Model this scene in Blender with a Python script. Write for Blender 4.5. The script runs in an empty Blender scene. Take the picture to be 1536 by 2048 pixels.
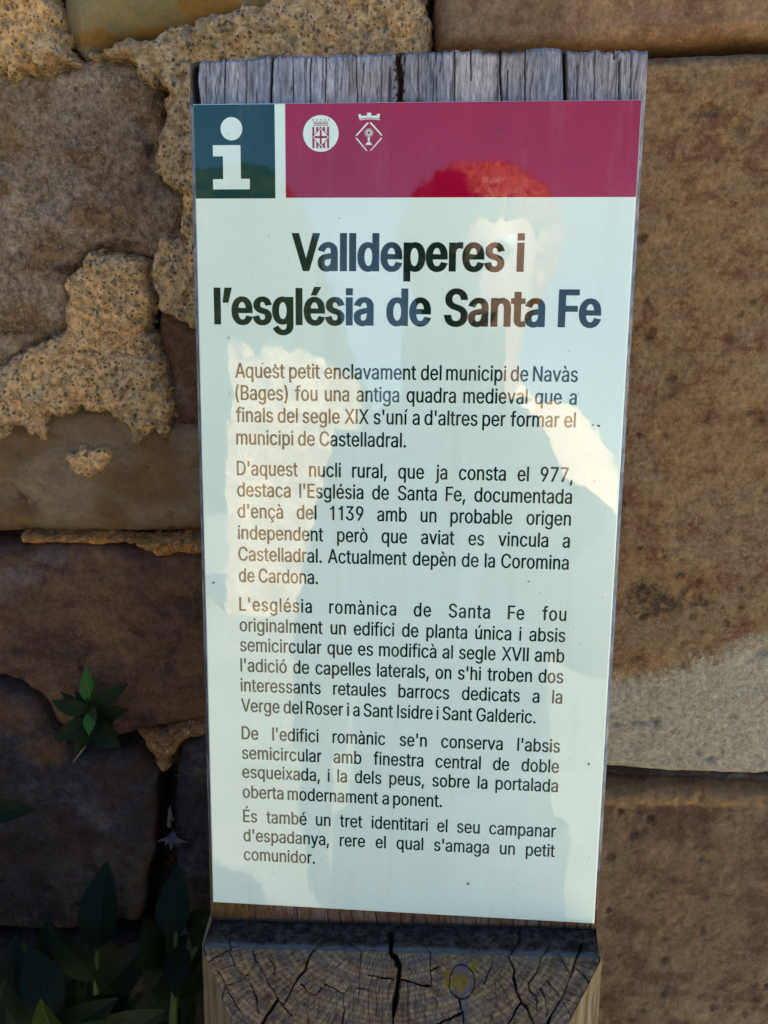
import bpy, bmesh, math, random
import numpy as np
from mathutils import Vector, Matrix
from mathutils.geometry import delaunay_2d_cdt

# ------------------------------------------------------------------ camera, world, sun, exposure
scn = bpy.context.scene
COL = scn.collection
W, H = 0.150, 0.2988                 # the information panel, metres
LEAN = math.radians(7.5)             # the post leans back towards the wall
GZ = -1.15                           # ground level (origin = centre of the panel)
WY = 0.10                            # face of the stone wall
CAM = np.array([0.01447, -0.2998, 0.10448])
RI = np.array([0.997144, 0.075515, 0.000996])
UP = np.array([-0.023476, 0.2974, 0.954464])
FW = np.array([-0.07178, 0.951762, -0.298324])
FPX = 1750.0

cd = bpy.data.cameras.new('camera')
cam = bpy.data.objects.new('camera', cd)
COL.objects.link(cam)
cam.matrix_world = Matrix([[RI[0], UP[0], -FW[0], CAM[0]],
                           [RI[1], UP[1], -FW[1], CAM[1]],
                           [RI[2], UP[2], -FW[2], CAM[2]],
                           [0, 0, 0, 1]])
cd.sensor_fit = 'VERTICAL'
cd.sensor_height = 32.0
cd.sensor_width = 24.0
cd.lens = FPX / 2048 * 32.0
cd.clip_start = 0.004
cd.clip_end = 2000
cd.dof.use_dof = True
cd.dof.focus_distance = 0.318
cd.dof.aperture_fstop = cd.lens / 1000 / 0.0005
scn.camera = cam

SUN_AZ = math.radians(60)            # from the wall plane
SUN_EL = math.radians(40)
sdir = Vector((math.cos(SUN_AZ) * math.cos(SUN_EL), math.sin(SUN_AZ) * math.cos(SUN_EL), math.sin(SUN_EL)))
w = bpy.data.worlds.new('World')
scn.world = w
w.use_nodes = True
nt = w.node_tree
nt.nodes.clear()
sky = nt.nodes.new('ShaderNodeTexSky')
sky.sky_type = 'NISHITA'
sky.sun_disc = False
sky.sun_elevation = SUN_EL
sky.sun_rotation = math.pi / 2 - SUN_AZ
sky.altitude = 500
sky.air_density = 1.0
sky.dust_density = 0.5
sky.ozone_density = 5.0
bg = nt.nodes.new('ShaderNodeBackground')
bg.inputs['Strength'].default_value = 0.05
out = nt.nodes.new('ShaderNodeOutputWorld')
nt.links.new(sky.outputs[0], bg.inputs[0])
nt.links.new(bg.outputs[0], out.inputs[0])

sl = bpy.data.lights.new('sun', 'SUN')
sl.energy = 5.0
sl.angle = math.radians(0.5)
sl.color = (1.0, 0.93, 0.82)
so = bpy.data.objects.new('sun', sl)
so.rotation_euler = sdir.to_track_quat('Z', 'Y').to_euler()
COL.objects.link(so)

scn.view_settings.view_transform = 'Standard'
scn.view_settings.look = 'None'
scn.view_settings.exposure = 2.75
scn.view_settings.gamma = 1.0
scn.view_settings.use_curve_mapping = False
scn.render.engine = 'CYCLES'
scn.cycles.use_denoising = True
scn.cycles.max_bounces = 8
scn.cycles.caustics_reflective = False
scn.cycles.caustics_refractive = False

# ------------------------------------------------------------------ helpers
LM = np.array([[1, 0, 0], [0, math.cos(LEAN), math.sin(LEAN)], [0, -math.sin(LEAN), math.cos(LEAN)]])  # panel frame -> world


def px_dir(px, py):
    return RI * ((px - 768) / FPX) - UP * ((py - 1024) / FPX) + FW


def wall_pt(px, py, y=WY):
    """world (x, z) on the vertical plane y that the photograph shows at this pixel"""
    d = px_dir(px, py)
    p = CAM + d * ((y - CAM[1]) / d[1])
    return p[0], p[2]


def at(px, py, y):
    d = px_dir(px, py)
    return Vector(CAM + d * ((y - CAM[1]) / d[1]))


def local_hit(px, py, p0, n):
    """hit of the pixel ray with a plane given in the panel frame"""
    o = LM.T @ CAM
    d = LM.T @ px_dir(px, py)
    s = ((p0 - o) @ n) / (d @ n)
    return o + d * s


def tag(o, label=None, cat=None, group=None, kind=None):
    for k, v in (('label', label), ('category', cat), ('group', group), ('kind', kind)):
        if v:
            o[k] = v
    return o


def empty(name, loc=(0, 0, 0), **kw):
    o = bpy.data.objects.new(name, None)
    o.empty_display_size = 0.05
    o.location = loc
    COL.objects.link(o)
    return tag(o, **kw)


def link(name, me, mat=None, parent=None, smooth=True):
    if mat is not None:
        for m in (mat if isinstance(mat, (list, tuple)) else [mat]):
            me.materials.append(m)
    o = bpy.data.objects.new(name, me)
    COL.objects.link(o)
    if parent:
        o.parent = parent
    if smooth:
        me.polygons.foreach_set('use_smooth', np.ones(len(me.polygons), bool))
    return o


def np_mesh(name, co, quads, attrs=None):
    me = bpy.data.meshes.new(name)
    nv, nf = len(co), len(quads)
    me.vertices.add(nv)
    me.vertices.foreach_set('co', np.asarray(co, np.float32).ravel())
    me.loops.add(nf * 4)
    me.loops.foreach_set('vertex_index', np.asarray(quads, np.int32).ravel())
    me.polygons.add(nf)
    me.polygons.foreach_set('loop_start', np.arange(0, nf * 4, 4, dtype=np.int32))
    me.polygons.foreach_set('loop_total', np.full(nf, 4, np.int32))
    me.update(calc_edges=True)
    for k, v in (attrs or {}).items():
        a = me.attributes.new(k, 'FLOAT', 'POINT')
        a.data.foreach_set('value', np.asarray(v, np.float32).ravel())
    me.validate()
    return me


def grid_quads(nr, nc, keep=None, flip=False):
    i = np.arange(nr * nc).reshape(nr, nc)
    q = np.stack([i[:-1, :-1], i[:-1, 1:], i[1:, 1:], i[1:, :-1]], -1).reshape(-1, 4)
    if flip:
        q = q[:, ::-1]
    if keep is not None:
        k = keep.ravel()
        q = q[k[q].all(1)]
    return q


def compact(co, quads, attrs):
    used = np.zeros(len(co), bool)
    used[quads.ravel()] = True
    idx = np.cumsum(used) - 1
    return co[used], idx[quads], {k: np.ravel(v)[used] for k, v in attrs.items()}


def vnoise(x, y, seed):
    r = np.random.RandomState(seed).rand(256, 256).astype(np.float32)
    xi = np.floor(x).astype(int)
    yi = np.floor(y).astype(int)
    fx, fy = x - xi, y - yi
    fx = fx * fx * (3 - 2 * fx)
    fy = fy * fy * (3 - 2 * fy)
    a = r[yi & 255, xi & 255]
    b = r[yi & 255, (xi + 1) & 255]
    c = r[(yi + 1) & 255, xi & 255]
    d = r[(yi + 1) & 255, (xi + 1) & 255]
    return (a * (1 - fx) + b * fx) * (1 - fy) + (c * (1 - fx) + d * fx) * fy - 0.5


def fbm(x, y, scale, seed, octaves=5, rough=0.55):
    t = 0
    amp = 1.0
    for k in range(octaves):
        t = t + amp * vnoise(x * scale + 17.3 * k + 300, y * scale + 9.1 * k + 300, seed + k)
        scale *= 2.03
        amp *= rough
    return t


def sdf_poly(X, Z, poly):
    """signed distance, negative inside"""
    P = np.asarray(poly, float)
    d2 = np.full(X.shape, 1e9)
    ins = np.zeros(X.shape, bool)
    n = len(P)
    for i in range(n):
        ax, az = P[i]
        bx, bz = P[(i + 1) % n]
        ex, ez = bx - ax, bz - az
        t = np.clip(((X - ax) * ex + (Z - az) * ez) / (ex * ex + ez * ez + 1e-12), 0, 1)
        d2 = np.minimum(d2, (X - ax - t * ex) ** 2 + (Z - az - t * ez) ** 2)
        c = ((az > Z) != (bz > Z)) & (X < ex * (Z - az) / (ez + 1e-15) + ax)
        ins ^= c
    d = np.sqrt(d2)
    return np.where(ins, -d, d)


def dist_line(X, Z, pts):
    d2 = np.full(X.shape, 1e9)
    for (ax, az), (bx, bz) in zip(pts[:-1], pts[1:]):
        ex, ez = bx - ax, bz - az
        t = np.clip(((X - ax) * ex + (Z - az) * ez) / (ex * ex + ez * ez + 1e-12), 0, 1)
        d2 = np.minimum(d2, (X - ax - t * ex) ** 2 + (Z - az - t * ez) ** 2)
    return np.sqrt(d2)


def sstep(a, b, x):
    t = np.clip((x - a) / (b - a), 0, 1)
    return t * t * (3 - 2 * t)


# ------------------------------------------------------------------ node helpers
class N:
    def __init__(self, name, rough=0.85, spec=0.3):
        self.m = bpy.data.materials.new(name)
        self.m.use_nodes = True
        self.t = self.m.node_tree
        self.t.nodes.clear()
        self.b = self.t.nodes.new('ShaderNodeBsdfPrincipled')
        o = self.t.nodes.new('ShaderNodeOutputMaterial')
        self.t.links.new(self.b.outputs[0], o.inputs[0])
        self.b.inputs['Roughness'].default_value = rough
        self.b.inputs['Specular IOR Level'].default_value = spec
        self.tc = self.t.nodes.new('ShaderNodeTexCoord')

    def l(self, a, b):
        self.t.links.new(a, b)

    def put(self, v, sock):
        if hasattr(v, 'links') or isinstance(v, bpy.types.NodeSocket):
            self.l(v, sock)
        else:
            if isinstance(v, (tuple, list)) and len(v) == 3 and sock.type == 'RGBA':
                v = (*v, 1)
            sock.default_value = v

    def coord(self, scale=(1, 1, 1), src='Object', rot=(0, 0, 0)):
        mp = self.t.nodes.new('ShaderNodeMapping')
        mp.inputs['Scale'].default_value = scale
        mp.inputs['Rotation'].default_value = rot
        self.l(self.tc.outputs[src], mp.inputs[0])
        return mp.outputs[0]

    def noise(self, vec, scale, detail=4, rough=0.6, dist=0.0):
        n = self.t.nodes.new('ShaderNodeTexNoise')
        n.inputs['Scale'].default_value = scale
        n.inputs['Detail'].default_value = detail
        n.inputs['Roughness'].default_value = rough
        n.inputs['Distortion'].default_value = dist
        self.l(vec, n.inputs['Vector'])
        return n.outputs[0]

    def voro(self, vec, scale, feature='F1', rand=1.0):
        n = self.t.nodes.new('ShaderNodeTexVoronoi')
        n.feature = feature
        n.inputs['Scale'].default_value = scale
        n.inputs['Randomness'].default_value = rand
        self.l(vec, n.inputs['Vector'])
        return n

    def ramp(self, v, a, b, lo=0.0, hi=1.0):
        n = self.t.nodes.new('ShaderNodeMapRange')
        n.interpolation_type = 'SMOOTHSTEP'
        self.put(v, n.inputs['Value'])
        n.inputs['From Min'].default_value = a
        n.inputs['From Max'].default_value = b
        n.inputs['To Min'].default_value = lo
        n.inputs['To Max'].default_value = hi
        return n.outputs[0]

    def mix(self, f, a, b, mode='MIX'):
        n = self.t.nodes.new('ShaderNodeMix')
        n.data_type = 'RGBA'
        n.blend_type = mode
        self.put(f, n.inputs[0])
        self.put(a, n.inputs[6])
        self.put(b, n.inputs[7])
        return n.outputs[2]

    def math(self, op, a, b=0.0, c=0.0):
        n = self.t.nodes.new('ShaderNodeMath')
        n.operation = op
        self.put(a, n.inputs[0])
        self.put(b, n.inputs[1])
        self.put(c, n.inputs[2])
        return n.outputs[0]

    def attr(self, name):
        n = self.t.nodes.new('ShaderNodeAttribute')
        n.attribute_name = name
        return n.outputs['Fac']

    def sep(self, col):
        n = self.t.nodes.new('ShaderNodeSeparateColor')
        self.l(col, n.inputs[0])
        return n.outputs

    def grey(self, v):
        n = self.t.nodes.new('ShaderNodeCombineColor')
        for i in range(3):
            self.put(v, n.inputs[i])
        return n.outputs[0]

    def bump(self, h, strength=0.3, dist=0.001, normal=None):
        n = self.t.nodes.new('ShaderNodeBump')
        n.inputs['Strength'].default_value = strength
        n.inputs['Distance'].default_value = dist
        self.l(h, n.inputs['Height'])
        if normal is not None:
            self.l(normal, n.inputs['Normal'])
        return n.outputs[0]

    def done(self, col=None, normal=None, rough=None):
        if col is not None:
            self.put(col, self.b.inputs['Base Color'])
        if normal is not None:
            self.l(normal, self.b.inputs['Normal'])
        if rough is not None:
            self.put(rough, self.b.inputs['Roughness'])
        return self.m


def flat_mat(name, col, rough=0.7, spec=0.3, vary=0.15, scale=30):
    n = N(name, rough, spec)
    v = n.coord()
    f = n.noise(v, scale, 5)
    return n.done(n.mix(n.ramp(f, 0.3, 0.7), tuple(c * (1 - vary) for c in col), tuple(c * (1 + vary) for c in col)))


def stone_mat(name, a, b, c, za=None, zb=None, speck=0.5, mid=55, big=14, bump=0.6, fine=420, zn=1.6, stain_shade=(0.02, 0.018, 0.017), stretch=1.0):
    """a, b: broad tones; c: blotch tone; za, zb: tones where the attribute zone = 1; stain_shade: tone of stains and painted shade, where attribute stain_shade = 1"""
    n = N(name, 0.92, 0.22)
    v = n.coord((1, 1, stretch))
    vo = n.coord()
    f1 = n.noise(v, big, 4, 0.6, 0.4)
    f2 = n.noise(v, mid, 8, 0.72, 0.2)
    f3 = n.noise(v, mid * 3.1, 6, 0.75)
    f4 = n.noise(vo, fine, 4, 0.8)
    f5 = n.noise(vo, fine * 2.4, 2, 0.6)
    col = n.mix(n.ramp(f1, 0.36, 0.64), a, b)
    fc = n.noise(vo, big * 1.7, 3, 0.55, 0.8)
    fb = n.noise(n.coord((0.35, 1, 2.6)), mid * 0.8, 4, 0.6)
    mot = n.math('ADD', f2, n.math('ADD', n.math('MULTIPLY', n.math('SUBTRACT', fc, 0.5), 0.75), n.math('MULTIPLY', n.math('SUBTRACT', fb, 0.5), 0.35)))
    col = n.mix(n.ramp(mot, 0.46, 0.66), col, c)
    col = n.mix(n.ramp(mot, 0.42, 0.26, 0, 0.55), col, tuple(x * 1.45 for x in b))
    if za:
        z = n.attr('zone')
        zc = n.mix(n.ramp(f2, 0.38, 0.66), za, zb)
        zf = n.ramp(n.math('ADD', z, n.math('ADD', n.math('MULTIPLY', n.math('SUBTRACT', f3, 0.5), 0.9), n.math('MULTIPLY', n.math('SUBTRACT', f2, 0.5), zn))), 0.3, 0.75)
        col = n.mix(zf, col, zc)
    # grainy light and dark speckle
    g = n.math('ADD', n.math('MULTIPLY', f3, 0.6), n.math('MULTIPLY', f4, 0.55))
    col = n.mix(1.0, col, n.grey(n.ramp(g, 0.36, 0.80, 1 - 0.62 * speck, 1 + 0.62 * speck)), 'MULTIPLY')
    col = n.mix(n.ramp(f5, 0.63, 0.70, 0, 0.55 * speck), col, tuple(min(0.6, x * 2.1) for x in b))
    col = n.mix(n.ramp(f5, 0.36, 0.29, 0, 0.6 * speck), col, tuple(x * 0.35 for x in a))
    st = n.ramp(n.math('ADD', n.attr('stain_shade'), n.math('ADD', n.math('MULTIPLY', n.math('SUBTRACT', f3, 0.5), 2.2), n.math('MULTIPLY', n.math('SUBTRACT', f2, 0.5), 1.2))), 0.40, 1.0, 0, 0.85)
    col = n.mix(st, col, stain_shade)
    hh = n.math('ADD', n.math('MULTIPLY', f3, 1.2), n.math('ADD', n.math('MULTIPLY', f4, 0.7), n.math('MULTIPLY', f5, 0.25)))
    return n.done(col, n.bump(hh, min(1.0, bump * 1.3), 0.0020))


def mortar_mat(name, a, b, dark=0.5):
    n = N(name, 0.95, 0.2)
    v = n.coord()
    f1 = n.noise(v, 40, 4, 0.6)
    f2 = n.noise(v, 260, 6, 0.7)
    col = n.mix(n.ramp(f1, 0.35, 0.65), a, b)
    col = n.mix(1.0, col, n.grey(n.ramp(f2, 0.32, 0.68, 0.5, 1.5)), 'MULTIPLY')
    f7 = n.noise(v, 120, 5, 0.7, 0.5)
    col = n.mix(n.ramp(f7, 0.56, 0.68, 0, 0.45), col, tuple(x * 0.55 for x in b))
    col = n.mix(n.ramp(f7, 0.40, 0.32, 0, 0.5), col, (0.42, 0.36, 0.27))
    h = n.math('MULTIPLY', f2, 1.4)
    vd = n.t.nodes.new('ShaderNodeVectorMath')
    vd.operation = 'ADD'
    nn = n.t.nodes.new('ShaderNodeTexNoise')
    nn.inputs['Scale'].default_value = 500
    n.l(v, nn.inputs['Vector'])
    sc = n.t.nodes.new('ShaderNodeVectorMath')
    sc.operation = 'SCALE'
    sc.inputs['Scale'].default_value = 0.0012
    n.l(nn.outputs['Color'], sc.inputs[0])
    n.l(v, vd.inputs[0])
    n.l(sc.outputs[0], vd.inputs[1])
    vv = vd.outputs[0]
    for scale, r, share, cols in ((430, 0.42, 0.30, ((0.035, 0.04, 0.045), (0.20, 0.21, 0.19))),
                                  (300, 0.34, 0.22, ((0.10, 0.12, 0.12), (0.22, 0.22, 0.18))),
                                  (720, 0.42, 0.34, ((0.03, 0.022, 0.015), (0.30, 0.22, 0.13))),
                                  (520, 0.36, 0.06, ((0.6, 0.55, 0.42), (0.75, 0.7, 0.58)))):
        vo = n.voro(vv, scale)
        s = n.sep(vo.outputs['Color'])
        inside = n.ramp(vo.outputs['Distance'], r, r * 0.62)
        pick = n.ramp(s[0], share, share - 0.02)
        fac = n.math('MULTIPLY', inside, pick)
        col = n.mix(n.math('MULTIPLY', fac, 0.85), col, n.mix(s[1], *cols))
        h = n.math('ADD', h, n.math('MULTIPLY', fac, n.math('SUBTRACT', s[2], 0.42)))
    return n.done(col, n.bump(h, 1.0, 0.0022))


# ------------------------------------------------------------------ the setting far behind the camera (seen in the panel's reflections)
def build_ground():
    n = N('ground_dirt', 0.95, 0.2)
    v = n.coord()
    f = n.noise(v, 0.8, 6, 0.65)
    f2 = n.noise(v, 9, 7, 0.75)
    col = n.mix(n.ramp(f, 0.35, 0.6), (0.42, 0.35, 0.25), (0.30, 0.27, 0.17))
    col = n.mix(n.ramp(f2, 0.5, 0.7), col, (0.50, 0.44, 0.34))
    m = n.done(col, n.bump(f2, 0.5, 0.03))
    xs = np.concatenate([-np.geomspace(400, 3, 30), np.linspace(-2.8, 2.8, 57), np.geomspace(3, 400, 30)])
    ys = np.concatenate([-np.geomspace(600, 6, 40), np.linspace(-5.8, 0.6, 65), np.geomspace(1, 60, 10)])
    X, Y = np.meshgrid(xs, ys)
    Z = GZ + 0.05 * fbm(X, Y, 0.9, 5) * np.clip(np.hypot(X, Y) / 1.0, 0.3, 1)
    Z += np.where(Y < -9, (Y + 9) * 0.03, 0)      # the ground falls away behind the photographer
    co = np.stack([X, Y, Z], -1).reshape(-1, 3)
    tag(link('ground', np_mesh('ground', co, grid_quads(*X.shape)), m), kind='structure')


def build_hills():
    n = N('wooded_hillside', 0.95, 0.1)
    v = n.coord()
    f = n.noise(v, 0.35, 8, 0.75)
    m = n.done(n.mix(n.ramp(f, 0.4, 0.62), (0.022, 0.034, 0.014), (0.07, 0.075, 0.032)), n.bump(f, 1.0, 1.5))
    a = np.radians(np.linspace(150, 390, 200))
    r = np.linspace(60, 150, 30)
    A, Rr = np.meshgrid(a, r)
    X, Y = Rr * np.cos(A), Rr * np.sin(A)
    t = (Rr - 60) / 90
    left = sstep(-4, -30, X) * 0.28 + 0.03 + 0.02 * fbm(X, Y, 0.02, 9)
    Z = GZ - 5 + t * Rr * left * 1.2 + 4.0 * fbm(X, Y, 0.09, 11) * t
    co = np.stack([X, Y, Z], -1).reshape(-1, 3)
    tag(link('hills', np_mesh('hills', co, grid_quads(*X.shape)), m), kind='structure')


def rock_grid(nx, nz, lx, lz, seed, bulge):
    pass


def build_ruin():
    """sunlit rubble stub of a wall that the panel mirrors on its left"""
    m = stone_mat('sunlit_pale_stone', (0.68, 0.47, 0.26), (0.74, 0.54, 0.32), (0.55, 0.36, 0.19), mid=5, big=2, fine=40, bump=0.5)
    x0, x1, y0, y1 = -1.85, -0.78, -7.6, -7.0
    nx, nz = 60, 70
    U, V = np.meshgrid(np.linspace(0, 1, nx), np.linspace(0, 1, nz))
    co, qs, base = [], [], 0
    top = 2.25 + 0.28 * fbm(U[0] * 3, U[0] * 0, 2.0, 41) - 0.35 * sstep(0.55, 1.0, U[0])
    for face in range(2):
        X = x0 + (x1 - x0) * U
        Z = GZ - 0.1 + V * (top + 0.1)[None, :]
        Y = (y1 if face == 0 else y0) + 0.05 * fbm(X, Z, 4, 50 + face)
        c = np.stack([X, Y, Z], -1).reshape(-1, 3)
        co.append(c)
        qs.append(grid_quads(nz, nx, flip=face == 0) + base)
        base += len(c)
    i = np.arange(nx * nz).reshape(nz, nx)
    off = nx * nz
    for edge in (i[-1], i[:, 0], i[:, -1]):
        qs.append(np.stack([edge[:-1], edge[1:], edge[1:] + off, edge[:-1] + off], -1))
    me = np_mesh('ruin', np.concatenate(co), np.concatenate(qs))
    tag(link('ruined_wall', me, m), 'low sunlit stub of pale rubble wall with broken top, facing the sign', 'ruin')


# ------------------------------------------------------------------ the stone wall behind the sign
def build_wall():
    root = empty('stone_wall', (0, WY, GZ), label='old wall of rough brown sandstone blocks with crumbling tan mortar behind the sign post', cat='wall')

    def child(name, me, mat, label=None):
        o = link(name, me, mat, root)
        o.matrix_parent_inverse = Matrix.Translation((0, -WY, -GZ))
        if label:
            o['label'] = label
        return o

    # core of the wall: closed box slightly behind the stone faces
    bm = bmesh.new()
    xa, xb, ya, yb, za, zb = -4.5, 0.555, WY + 0.023, WY + 0.62, GZ - 0.2, 3.2
    bmesh.ops.create_cube(bm, size=1, matrix=Matrix.Translation(((xa + xb) / 2, (ya + yb) / 2, (za + zb) / 2)) @ Matrix.Diagonal((xb - xa, yb - ya, zb - za, 1)))
    me = bpy.data.meshes.new('core')
    bm.to_mesh(me)
    bm.free()
    core = mortar_mat('joint_mortar', (0.11, 0.066, 0.034), (0.06, 0.038, 0.022))
    child('wall_core', me, core)

    def patch(name, poly, mat, thick=0.010, edge=0.010, cell=0.0008, ragged=0.002, rscale=60, rough=(0.0012, 45), rough2=(0.0004, 220),
              base=0.0, seed=1, zone=None, stain_shade=None, label=None, px=True, extra=None, power=0.6, pits=6000):
        P = [wall_pt(*p) for p in poly] if px else poly
        P = np.array(P)
        pad = cell * 4 + ragged
        xs = np.arange(P[:, 0].min() - pad, P[:, 0].max() + pad, cell)
        zs = np.arange(P[:, 1].min() - pad, P[:, 1].max() + pad, cell)
        X, Z = np.meshgrid(xs, zs)
        s = sdf_poly(X, Z, P) + ragged * (fbm(X, Z, rscale, seed, 5, 0.6) * 1.6)
        t = np.clip(-s / edge, 0, 1)
        dome = (1 - (1 - t) ** 2) ** power
        hgt = base + thick * dome + rough[0] * 2 * fbm(X, Z, rough[1], seed + 40, 5) * dome + rough2[0] * 2 * fbm(X, Z, rough2[1], seed + 70, 3, 0.6)
        if extra is not None:
            hgt = hgt + extra(X, Z)
        rs = np.random.RandomState(seed + 500)
        for _ in range(int(pits * (P[:, 0].max() - P[:, 0].min()) * (P[:, 1].max() - P[:, 1].min())) if cell < 0.002 else 0):
            px0, pz0 = rs.uniform(xs[0], xs[-1]), rs.uniform(zs[0], zs[-1])
            rad = 0.0006 + 0.0022 * rs.rand() ** 3
            i0, i1 = np.searchsorted(xs, [px0 - 2 * rad, px0 + 2 * rad])
            j0, j1 = np.searchsorted(zs, [pz0 - 2 * rad, pz0 + 2 * rad])
            sx_, sz_ = X[j0:j1, i0:i1], Z[j0:j1, i0:i1]
            dd = np.hypot((sx_ - px0) * rs.uniform(0.6, 1.1), (sz_ - pz0) * rs.uniform(0.8, 1.3)) + 0.0006 * fbm(sx_, sz_, 420, seed, 2)
            hgt[j0:j1, i0:i1] -= rad * rs.uniform(0.5, 1.1) * np.clip(1.2 - dd / rad, 0, 1)
        hgt = np.where(s > 0, base - (5.0 if base > 0.004 else 9.0) * np.maximum(s, 0), hgt)
        co = np.stack([X, WY - hgt, Z], -1).reshape(-1, 3)
        q = grid_quads(*X.shape, keep=(s < max(cell, 0.0006) * 3.2))
        at_ = {'zone': zone(X, Z) if zone else np.zeros(X.shape), 'stain_shade': stain_shade(X, Z) if stain_shade else np.zeros(X.shape)}
        co, q, at_ = compact(co, q, at_)
        return child(name, np_mesh(name, co, q, at_), mat, label)

    def blob(px, py, rx, ry, soft=1.0):
        cx, cz = wall_pt(px, py)
        ax = abs(wall_pt(px + rx, py)[0] - cx)
        az = abs(wall_pt(px, py + ry)[1] - cz)
        return lambda X, Z: 0.8 * np.clip(1.25 - 0.9 * np.sqrt(((X - cx) / ax) ** 2 + ((Z - cz) / az) ** 2) * soft, 0, 1)

    def blobs(*bs):
        fs = [blob(*b) for b in bs]
        return lambda X, Z: np.max([f(X, Z) for f in fs], 0)

    def region(pts, soft=0.004):
        P = [wall_pt(*p) for p in pts]
        return lambda X, Z: np.clip(0.5 - sdf_poly(X, Z, P) / soft * 0.5, 0, 1)

    def groove(lines):
        Ls = [([wall_pt(*p) for p in pts], wd, dp) for pts, wd, dp in lines]

        def f(X, Z):
            t = np.zeros(X.shape)
            for pts, wd, dp in Ls:
                t -= dp * np.clip(1 - (dist_line(X, Z, pts) + 0.0006 * fbm(X, Z, 300, 3, 2)) / wd, 0, 1)
            return t
        return f

    m_grey = stone_mat('rough_grey_violet_sandstone', (0.23, 0.175, 0.12), (0.29, 0.235, 0.175), (0.19, 0.115, 0.065), za=(0.23, 0.145, 0.075), zb=(0.17, 0.10, 0.055), speck=1.2, mid=85, bump=0.9)
    m_smooth = stone_mat('smooth_olive_limestone', (0.22, 0.185, 0.095), (0.19, 0.175, 0.105), (0.25, 0.19, 0.085), za=(0.26, 0.15, 0.04), zb=(0.2, 0.11, 0.03), speck=0.3, mid=35, bump=0.25)
    m_beige = stone_mat('smooth_beige_stone', (0.185, 0.14, 0.082), (0.155, 0.125, 0.085), (0.14, 0.085, 0.042), za=(0.115, 0.068, 0.034), zb=(0.165, 0.10, 0.045), speck=0.42, mid=22, big=12, bump=0.4, stretch=1.8)
    m_red = stone_mat('dark_reddish_sandstone', (0.105, 0.062, 0.040), (0.135, 0.080, 0.045), (0.065, 0.040, 0.032), za=(0.14, 0.115, 0.09), zb=(0.11, 0.085, 0.065), speck=0.75, mid=48)
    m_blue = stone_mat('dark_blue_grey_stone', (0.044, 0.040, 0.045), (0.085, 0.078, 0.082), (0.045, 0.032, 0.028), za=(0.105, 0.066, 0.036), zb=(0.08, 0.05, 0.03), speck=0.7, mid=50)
    m_right = stone_mat('mottled_brown_sandstone', (0.225, 0.145, 0.075), (0.205, 0.145, 0.085), (0.145, 0.075, 0.040), za=(0.335, 0.32, 0.255), zb=(0.295, 0.285, 0.225), speck=0.75, mid=130, big=22, bump=0.6, zn=0.9)
    m_top = stone_mat('pinkish_brown_sandstone', (0.21, 0.137, 0.082), (0.245, 0.165, 0.10), (0.155, 0.09, 0.052), za=(0.235, 0.13, 0.055), zb=(0.20, 0.115, 0.055), speck=0.6, mid=90, bump=0.45)
    m_low = stone_mat('dull_brown_sandstone', (0.135, 0.09, 0.055), (0.15, 0.108, 0.07), (0.085, 0.05, 0.034), za=(0.24, 0.15, 0.07), zb=(0.2, 0.13, 0.07), speck=0.5, mid=55, bump=0.45)
    m_mort = mortar_mat('tan_gravel_mortar', (0.60, 0.40, 0.195), (0.48, 0.345, 0.195))
    m_ochre = mortar_mat('ochre_mortar', (0.46, 0.22, 0.06), (0.36, 0.18, 0.06))
    m_brown = mortar_mat('brown_mortar', (0.30, 0.18, 0.08), (0.22, 0.13, 0.06))

    # --- left side stones
    patch('stone', [(131, -420), (131, 40), (142, 70), (160, 108), (182, 138), (205, 112), (250, 88), (330, 78), (450, 62), (620, 30), (700, -60), (700, -420)],
          m_smooth, thick=0.017, edge=0.022, rough=(0.0007, 18), rough2=(0.00012, 200), ragged=0.0006, seed=3, power=0.75,
          zone=blobs((220, 86, 70, 22), (330, 72, 90, 16), (420, 30, 90, 60)), label='smooth rounded olive grey stone at the top')
    patch('stone', [(-900, 130), (0, 130), (90, 150), (180, 120), (280, 118), (320, 150), (345, 300), (345, 360), (385, 400), (385, 505), (200, 520), (170, 560), (160, 650), (60, 710), (0, 770), (-900, 790)],
          m_grey, thick=0.011, power=0.5, edge=0.010, rough=(0.0022, 26), rough2=(0.0006, 190), ragged=0.002, seed=11,
          zone=blobs((30, 290, 70, 60), (330, 240, 60, 60), (210, 440, 70, 40), (120, 500, 60, 50), (60, 640, 90, 50)),
          stain_shade=blobs((310, 300, 18, 30), (250, 490, 90, 14), (150, 535, 40, 20), (8, 420, 14, 20), (60, 660, 60, 10)),
          extra=groove([([(300, 255), (315, 300), (312, 338)], 0.0035, 0.004), ([(-20, 395), (12, 425)], 0.003, 0.004), ([(0, 575), (40, 610)], 0.0012, 0.002)]),
          label='large rough grey violet stone')
    patch('stone', [(318, 610), (345, 620), (395, 640), (440, 640), (440, 860), (355, 862), (345, 740), (325, 690)],
          m_red, thick=0.006, edge=0.008, seed=21, rough=(0.002, 60), zone=blobs((360, 790, 40, 40)), label='small dark stone beside the sign')
    patch('stone', [(-900, 835), (0, 838), (120, 815), (260, 800), (330, 832), (440, 842), (440, 1056), (300, 1062), (250, 1058), (150, 1063), (60, 1056), (-900, 1068)],
          m_beige, thick=0.010, edge=0.012, rough=(0.0016, 22), rough2=(0.0002, 160), ragged=0.001, seed=31,
          zone=blobs((300, 960, 120, 60), (60, 1010, 60, 30), (240, 1010, 60, 50), (0, 920, 60, 30)),
          stain_shade=blobs((62, 985, 26, 26), (58, 900, 12, 8), (90, 1000, 20, 14), (350, 1048, 14, 8)),
          extra=groove([([(40, 965), (62, 990), (70, 1012)], 0.004, 0.003)]), label='smooth beige stone under the mortar')
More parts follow.
